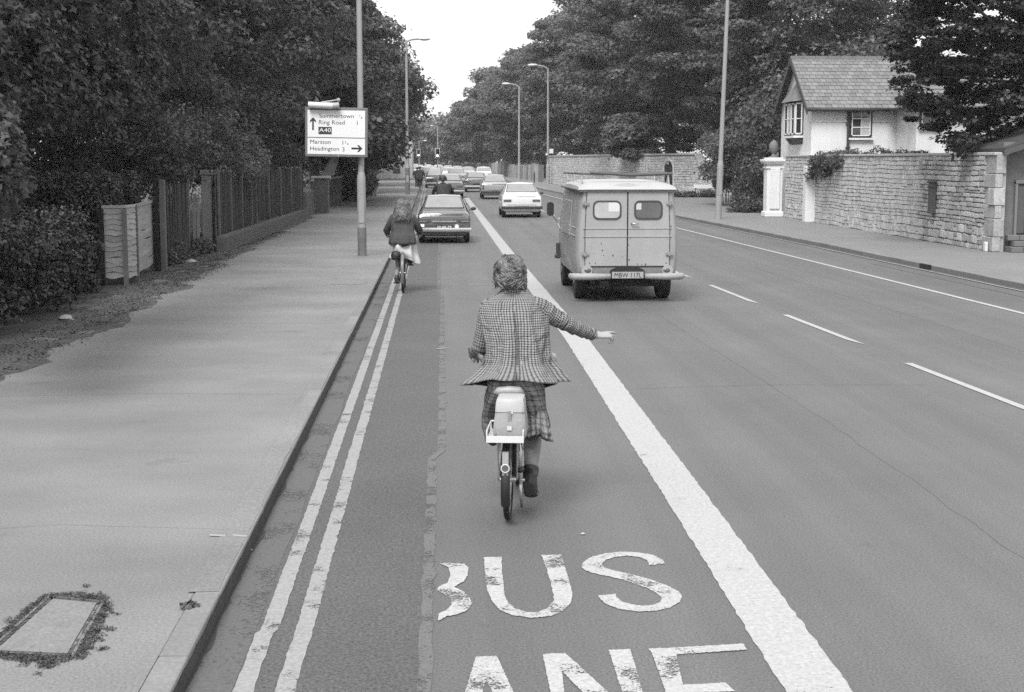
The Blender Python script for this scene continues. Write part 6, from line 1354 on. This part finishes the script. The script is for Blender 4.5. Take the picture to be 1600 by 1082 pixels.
# bag standing in the tray
bagc = Vector((bxp.x+.012, by-.115, .56)); bag = empty('bag', (bagc.x, bagc.y, .557), 'pale buckled bag standing in the tray behind the saddle', 'bag')
Rm = Matrix.Rotation(RZ, 3, 'Z')
def B_(x, y, z): return bagc+Rm @ Vector((x, y, z))
bm_ = M('bag_canvas', .25, .85, var=.1, scale=9, fine=.12, fscale=90, bump=.002, bscale=60); bl_ = M('bag_lid_pale', .34, .5, var=.05, scale=10)
rs = []
for z, w_, d0, d1 in ((0, .096, .145, .12), (.02, .100, .150, .12), (.1, .093, .135, .115), (.17, .084, .118, .1), (.215, .078, .10, .09)):
    rs.append([B_(x*w_, y, z) for x, y in ((-1, -d0*.86), (-.8, -d0), (0, -d0-.006), (.8, -d0), (1, -d0*.86), (1, d1*.9), (.8, d1), (-.8, d1), (-1, d1*.9))])
m = MB(); m.loft(rs); m.build('body', bm_, bag, smooth=True, ang=40)
m = MB(); rs = []
for z, w_, d0, d1 in ((.145, .080, .120, .105), (.15, .087, .128, .108), (.205, .083, .122, .104), (.224, .078, .112, .1), (.230, .066, .095, .085)): rs.append([B_(x*w_, y, z) for x, y in ((-1, -d0*.9), (-.85, -d0), (0, -d0-.004), (.85, -d0), (1, -d0*.9), (1, d1*.9), (.85, d1), (-.85, d1), (-1, d1*.9))])
m.loft(rs); m.build('lid', bl_, bag, smooth=True, ang=40)
m = MB(); m.obox(B_(0, -.140, .1), Rm @ Vector((.009, 0, 0)), Rm @ Vector((0, .003, .001)), Vector((0, -.0105, .062))); m.build('strap', bm_, bag); m = MB(); m.obox(B_(0, -.156, .058), Rm @ Vector((.014, 0, 0)), (0, .004, 0), (0, 0, .012)); m.obox(B_(.006, -.13, .15), Rm @ Vector((.014, 0, 0)), (0, .004, 0), (0, 0, .01)); m.build('buckle', M('buckle_pale', .5, .4), bag)
crease = M('crease_shade', .05, .9); m = MB()
for a, b in (((-.09, .012), (0, .052)), ((.09, .012), (0, .052)), ((-.065, .15), (-.012, .07))): pa, pb = B_(a[0], -.152+a[1]*.22, a[1]), B_(b[0], -.153+b[1]*.20, b[1]); m.tube([pa, pb], .0028, 4)
m.build('seam', crease, bag)  # fold creases of the canvas, their shade drawn as thin dark lines
JY = 9.16
J = dict(pelvis=P(803, 596, 9.10), chest=P(803, 512, 9.2), neck=P(802, 463, 9.27), head=P(797, 426, 9.31),
  shL=P(764, 480, 9.25), elL=P(752, 543, 9.28), wrL=P(749, 560, 9.50), shR=P(838, 478, 9.25), elR=P(882, 505, 9.30), wrR=P(930, 525, 9.42),
  hipL=P(786, 606, 9.12), knL=P(771, 588, 9.52), anL=P(770, 672, 9.33), toeL=P(769, 684, 9.46),
  hipR=P(820, 606, 9.12), knR=P(836, 640, 9.42), anR=P(828, 751, 9.06), toeR=P(830, 771, 9.20), look=(.06, 1, -.12))
pr_ = empty('person', P(803, 700, 9.12)*1, 'woman in checked tweed jacket riding the small wheeled bicycle, right arm held out', 'person')
pr_.location.z = .0
hb_l = Vector((bxp.x, by, 0))+Matrix.Rotation(RZ, 3, 'Z') @ Vector((-.262, .63, .93)); J['wrL'] = hb_l+Vector((.0, -.075, .035))
H, hx, look, hu = make_person(pr_, J, dict(skin=skin), voxel=.0055, hr=.093, hands={
  'R': ((1, .35, .03), (0, -.35, 1), (.1, .2, 1), (.15, 1.0, 1.3, 1.35), .5), 'L': ((.05, 1, -.25), (-.1, .2, 1), (1, 0, 0), (1.2, 1.25, 1.25, 1.2), 1.0)})
tweed = check_mat('check_tweed', .25, .012, .0165, .42, None); plaid = check_mat('plaid_skirt', .24, .08, .045, .3, .13); lining = M('jacket_lining', .015, .8)
def RG(py, l, r, Y, hd): c = P((l+r)/2, py, Y); return (c, (r-l)/2/F_PX*Y, hd)
jr = [RG(452, 787, 818, 9.27, .05), RG(459, 779, 827, 9.27, .065), RG(465, 767, 838, 9.265, .08), RG(472, 757, 847, 9.26, .095), RG(484, 753, 852, 9.25, .11), RG(505, 756, 852, 9.22, .125), RG(535, 761, 852, 9.19, .13), RG(552, 760, 853, 9.17, .13), RG(566, 755, 858, 9.16, .14), RG(582, 743, 868, 9.15, .165), RG(603, 726, 880, 9.14, .20)]
def hem(t, f): q = max(0, (f-.72)/.28)**2; return q*(-.055*math.sin(t)+.012*math.sin(t*3+1)+.016*abs(math.cos(t)))
jm = trunkcloth(densify(jr, 4), 96, 1.2, .017, 2, hemfn=hem); 
for s_, uvc in (('L', .36), ('R', .38)):
    sh, el, wr1 = J['sh'+s_].copy(), J['el'+s_], J['wr'+s_]
    if s_ == 'R': inn = Vector((-.05, 0, .0)); rad = [.042, .060, .062, .056, .051, .046, .039, .038]
    else: inn = Vector((.045, 0, .01)); rad = [.042, .060, .060, .058, .057, .05, .045, .045]
    pts = [sh+inn, sh, sh.lerp(el, .35), sh.lerp(el, .7), el, el.lerp(wr1, .4), el.lerp(wr1, .8), el.lerp(wr1, .93)]
    pp = []; rr = []
    for i in range(len(pts)-1):
        for k in range(4): f = k/4; p = pts[i].lerp(pts[i+1], f); pp.append(p+Vector((0, 0, -.006*math.sin(i*2.3+k*1.7)))); rr.append((rad[i]+(rad[i+1]-rad[i])*f)*(1+.05*math.sin(i*3.1+k*2.2)))
    pp.append(pts[-1]); rr.append(rad[-1]); jm.tube(pp, rr, 20, cap=False, uvs=uvc)
jo = cloth_obj(jm, 'jacket', tweed, pr_, .005)
li = trunkcloth([(c-Vector((0, 0, -.004)), a-.012, b-.012) for c, a, b in densify(jr, 4)[16:]], 60, 1.2, .017, 2, hemfn=lambda t, f: hem(t, .4+.6*f)); li.build('lining', lining, jo, smooth=True)
m = MB(); m.tube([Vector((c.x, c.y-b_*1.0-.006, c.z)) for c, a_, b_ in densify(jr, 2)[8:-4]], .0022, 4); m.build('back_seam', M('seam_dark', .04, .9), jo)
m = MB(); q1, q2 = jr[-2], jr[-1]; m.tube([Vector((q1[0].x, q1[0].y-q1[2]-.006, q1[0].z+.03)), Vector((q2[0].x+.004, q2[0].y-q2[2]-.006, q2[0].z+.055))], [.001, .007], 5); m.build('back_vent', lining, jo)
# collar, pocket flaps
m = MB(); rs = []
nk = P(802, 457, 9.27)
for z_, k in ((.0, 1.0), (.03, .93), (.04, .9)): rs.append([nk+Vector((math.cos(t)*.068*k, math.sin(t)*.06*k, z_-.015)) for t in (2*math.pi*i/20 for i in range(20))])
m.loft(rs, cap=False, uv=[[(i*.02, j*.03) for i in range(21)] for j in range(3)]); cloth_obj(m, 'collar', tweed, jo, .006)
for px_, s_ in ((751, -1), (858, 1)):
    c = P(px_, 557, 9.10+.02); m = MB(); m.add([c+Vector((s_*a, b, d)) for a, b, d in ((-.014, -.05, .012), (.014, .05, .016), (.026, .045, -.018), (-.004, -.06, -.024))], [(0, 1, 2, 3)], [[(0, 0), (.1, 0), (.1, .05), (0, .05)]]); cloth_obj(m, 'pocket_flap', tweed, jo, .004)
# culottes, one wide leg each side
def leg_cloth(pts, seed, jag=.0, n=30, uvc=.6, fold=.012):
    rings = []
    for p, a, b in pts: rings.append((Vector(p), a, b))
    return trunkcloth(densify(rings, 4), n, uvc, fold, seed, hemfn=(lambda t, f: (f**3)*jag*(math.sin(t*2+seed)+.5*math.sin(t*5))))
cl1 = leg_cloth([(P(800, 592, 9.12), .15, .13), (P(790, 606, 9.15), .11, .14), (P(777, 622, 9.25), .078, .16), (P(769, 645, 9.33), .058, .10), (P(768, 665, 9.34), .052, .085), (P(771, 684, 9.33), .042, .07)], 3, .01, fold=.008)
k_ = len(cl1.v); cl2 = leg_cloth([(P(812, 590, 9.12), .12, .13), (P(823, 606, 9.15), .11, .14), (P(830, 625, 9.2), .092, .14), (P(834, 645, 9.22), .08, .125), (P(836, 665, 9.2), .074, .12), (P(836, 680, 9.17), .066, .11)], 8, -.018, fold=.010)
cl1.add(cl2.v, cl2.f, [cl2.uv[i] for i in range(len(cl2.f))]); cloth_obj(cl1, 'culottes', plaid, pr_, .004)
m = trunkcloth(densify([(P(846, 640, 9.12), .03, .05), (P(848, 662, 9.10), .042, .06), (P(847, 682, 9.08), .045, .07)], 4), 20, .4, .02, 5, hemfn=lambda t, f: -.03*f*math.cos(t)); cloth_obj(m, 'skirt_flap', plaid, pr_, .003)
m = MB(); a_, b_ = J['anR'], J['knR']; m.tube([b_.lerp(a_, .2), b_.lerp(a_, .5), b_.lerp(a_, .8), a_+Vector((0, 0, .02))], [.058, .057, .043, .038], 14); m.build('stocking', M('stocking_grey', .17, .8), pr_, smooth=True)
boot = M('boot_black', .010, .5)
sock_or_shoe(pr_, J['anR'], J['toeR'], boot, .17, 'boot', J['knR']); sock_or_shoe(pr_, J['anL'], J['toeL'], boot, .12, 'boot', J['knL'])
hair_obj(pr_, H, .093, hair_mat('hair_brown', .012, .15), 620, 1.32, 5, wave=.75, r=.0052, spread=.7, base_sq=1.0)

# ---------------------------------------------------------------- the others
def simple_rider(label, px, yc, head_top_px, bike_label, R=.33, coat=None, hair=None, skirt=None, shoulder=.21, hemw=.22, hem_z=.78, hairlen=1.0, crank=.6, rz=0, skinm=skin, legm=None, shoem=None, voxel=.011, frame=None, seat=.82, bar=.98, top=1.6, arms=.30, lean=.12, locks=260, hem_d=.17, shoulder_z=None, coatm_fold=.01):
    x0 = (px-VPX)/F_PX*yc; b = bicycle(bike_label, (x0, yc, 0), R=R, rz=rz, seat_z=seat, bar_z=bar, crank=crank, detail=False, bar_w=arms, frame=frame)
    o = Vector((x0, yc, 0)); hd_ = Vector((x0, yc+.2+lean, top-.11)); s = shoulder_z or top-.30; d = Vector((0, math.cos(crank), math.sin(crank))); BBp = Vector((0, .43, .28))
    pR = o+BBp+d*.165+Vector((.11, 0, 0)); pL = o+BBp-d*.165-Vector((.11, 0, 0))
    J = dict(pelvis=o+Vector((0, .2, seat+.08)), chest=o+Vector((0, .2+lean*.7, s-.12)), neck=o+Vector((0, .2+lean, s+.04)), head=hd_, look=(0, 1, -.05))
    for q, s_ in (('L', -1), ('R', 1)):
        pp = pL if s_ < 0 else pR; an = pp+Vector((0, -.04, .10)); toe = pp+Vector((0, .09, .045)); hip = o+Vector((s_*.09, .2, seat+.03))
        # knee by two bones
        Lt, Ls = .42, .41; v = an-hip; D = min(v.length, Lt+Ls-.01); a = (Lt*Lt-Ls*Ls+D*D)/(2*D); hh = math.sqrt(max(0, Lt*Lt-a*a)); u = v.normalized(); f = Vector((0, 1, .0)); f = (f-u*f.dot(u)).normalized(); kn = hip+u*a+f*hh
        J['hip'+q], J['kn'+q], J['an'+q], J['toe'+q] = hip, kn, an, toe
        J['sh'+q] = o+Vector((s_*(shoulder-.05), .2+lean, s)); J['wr'+q] = o+Vector((s_*arms, .64, bar+.04)); J['el'+q] = J['sh'+q].lerp(J['wr'+q], .5)+Vector((s_*.06, -.06, -.09))
    pr = empty('person', o, label, 'person')
    H, *_ = make_person(pr, J, dict(skin=skinm), voxel, hr=.098, hands={q: ((0, 1, -.3), (0, .2, 1), (-s_, 0, 0), (1.1,)*4, .9) for q, s_ in (('L', -1), ('R', 1))})
    cy = lambda z: yc+.2+lean*max(0, min(1, (z-seat)/(s-seat)))
    jr = [(Vector((x0, cy(s), s+.07)), .06, .055), (Vector((x0, cy(s), s+.04)), shoulder*.72, .10), (Vector((x0, cy(s), s-.01)), shoulder*.98, .13), (Vector((x0, cy(s), s-.10)), shoulder, .155), (Vector((x0, cy(s-.2), s-.24)), shoulder*.92, .16), (Vector((x0, cy(seat), hem_z+.14)), (hemw+shoulder*.9)/2, .145), (Vector((x0, cy(seat), hem_z)), hemw, hem_d)]
    m = trunkcloth(densify(jr, 3), 36, .95, coatm_fold, px % 7)
    for q, s_ in (('L', -1), ('R', 1)):
        a, e, w_ = J['sh'+q], J['el'+q], J['wr'+q]; m.tube([a-Vector((s_*.04, 0, 0)), a, a.lerp(e, .5), e, e.lerp(w_, .5), e.lerp(w_, .92)], [.055, .07, .066, .062, .054, .048], 14, cap=False, uvs=.36)
    cloth_obj(m, 'coat', coat, pr, .006)
    if skirt:
        m = trunkcloth(densify([(o+Vector((0, .22, hem_z+.04)), .17, .15), (o+Vector((0, .28, hem_z-.06)), .21, .24), (o+Vector((.02, .30, hem_z-.18)), .22, .26), (o+Vector((.04, .28, hem_z-.27)), .23, .22)], 4), 40, .95, .03, 4, hemfn=lambda t, f: -.05*f*math.cos(t)+.03*f*math.sin(3*t)); cloth_obj(m, 'skirt', skirt, pr, .004)
    for q in 'LR':
        k, a = J['kn'+q], J['an'+q]; h_ = J['hip'+q]; m = MB()
        if skirt: m.tube([k, k.lerp(a, .4), a+Vector((0, 0, .02))], [.06, .058, .039], 12)
        else: m.tube([h_, h_.lerp(k, .5), k, k.lerp(a, .5), a+Vector((0, 0, .01))], [.1, .088, .07, .064, .058], 12); m.ball(k, .072, 10, 7)
        m.build('stocking' if skirt else 'trouser_leg', legm, pr, smooth=True)
        sock_or_shoe(pr, a, J['toe'+q], shoem or boot)
    hair_obj(pr, H, .098, hair, locks, hairlen, int(px), wave=.8, r=.0065, spread=2.2, base_sq=1.15)
    return pr, b, o, J
gcoat = M('coat_dark_tweed', .05, .95, var=.15, scale=7, fine=.3, fscale=70, bump=.004, bscale=25)
pale_cloth = M('pale_cotton', .45, .9, var=.08, scale=9, bump=.006, bscale=20); jean = M('dark_trousers', .035, .9, var=.15, scale=8); navy = M('black_jacket', .016, .7, var=.1, scale=8)
gp2, gb, go, gJ = simple_rider('young woman with long wavy hair, dark jacket and pale skirt cycling beside the kerb', 628.5, 24.55, 312, 'lightweight bicycle ridden by the long haired young woman', coat=gcoat, hair=hair_mat('hair_mid', .04, .15), skirt=pale_cloth, shoulder=.205, hemw=.225, hem_z=.80, hairlen=2.7, crank=math.radians(62), legm=M('pale_stocking', .38, .8), top=1.545, arms=.275, lean=.1, locks=520, voxel=.008, frame=bgrey, seat=.80, bar=.93, shoulder_z=1.24, hem_d=.19, shoem=M('shoe_dark', .03, .5))
m = MB(); rs = []
for z_, w_, d_ in ((.55, .05, .05), (.56, .075, .1), (.62, .085, .12), (.68, .07, .1), (.70, .03, .05)): rs.append([go+Vector((-.11+math.cos(t)*w_, -.06+math.sin(t)*d_, z_)) for t in (2*math.pi*i/14 for i in range(14))])
m.loft(rs); m.build('saddle_bag', M('bag_black', .015, .6), None, loc=go+Vector((-.11, -.06, .55)), smooth=True, label='black bag slung behind the saddle of the young woman cyclist', cat='bag')
simple_rider('boy with dark curly hair and black jacket cycling beyond the dark saloon', 692, 49.5, 275, 'bicycle hidden behind the dark saloon', coat=navy, hair=hair_mat('hair_black', .01, .05), shoulder=.255, hemw=.22, hairlen=.9, crank=.8, legm=jean, top=1.68, arms=.33, locks=260, voxel=.014, shoulder_z=1.36)
simple_rider('cyclist in dark clothes riding by the kerb near the far dark hatchback', 656, 108, 261, 'black bicycle of the far kerbside cyclist', coat=M('coat_charcoal', .04, .9), hair=hair_mat('hair_black2', .01, .05), shoulder=.26, hemw=.24, hairlen=.9, crank=.3, legm=jean, top=1.72, arms=.33, locks=80, voxel=.02, shoulder_z=1.40)
simple_rider('second dark cyclist just ahead of the far kerbside cyclist', 652, 116, 261, 'bicycle just ahead by the far kerb', coat=navy, hair=hair_mat('hair_black3', .01, .05), shoulder=.24, hemw=.24, hairlen=.9, crank=1.3, legm=jean, top=1.62, arms=.33, locks=80, voxel=.02, shoulder_z=1.3)
for o in list(bpy.data.objects):
    if o.name.startswith('cutter'): bpy.data.objects.remove(o)

hz = MB().box(-320, 320, -80, 660, -1.1, 32).build('haze', None); tag(hz, 'thin summer haze over the street', None, None, 'stuff')
hm = bpy.data.materials.new('air_haze'); hm.use_nodes = True; hn = hm.node_tree; hn.nodes.remove(hn.nodes['Principled BSDF']); pv = hn.nodes.new('ShaderNodeVolumePrincipled'); pv.inputs['Density'].default_value = .00045; pv.inputs['Color'].default_value = (.95, .95, .95, 1); pv.inputs['Anisotropy'].default_value = .3
hn.links.new(pv.outputs[0], hn.nodes['Material Output'].inputs['Volume']); hz.data.materials.append(hm)
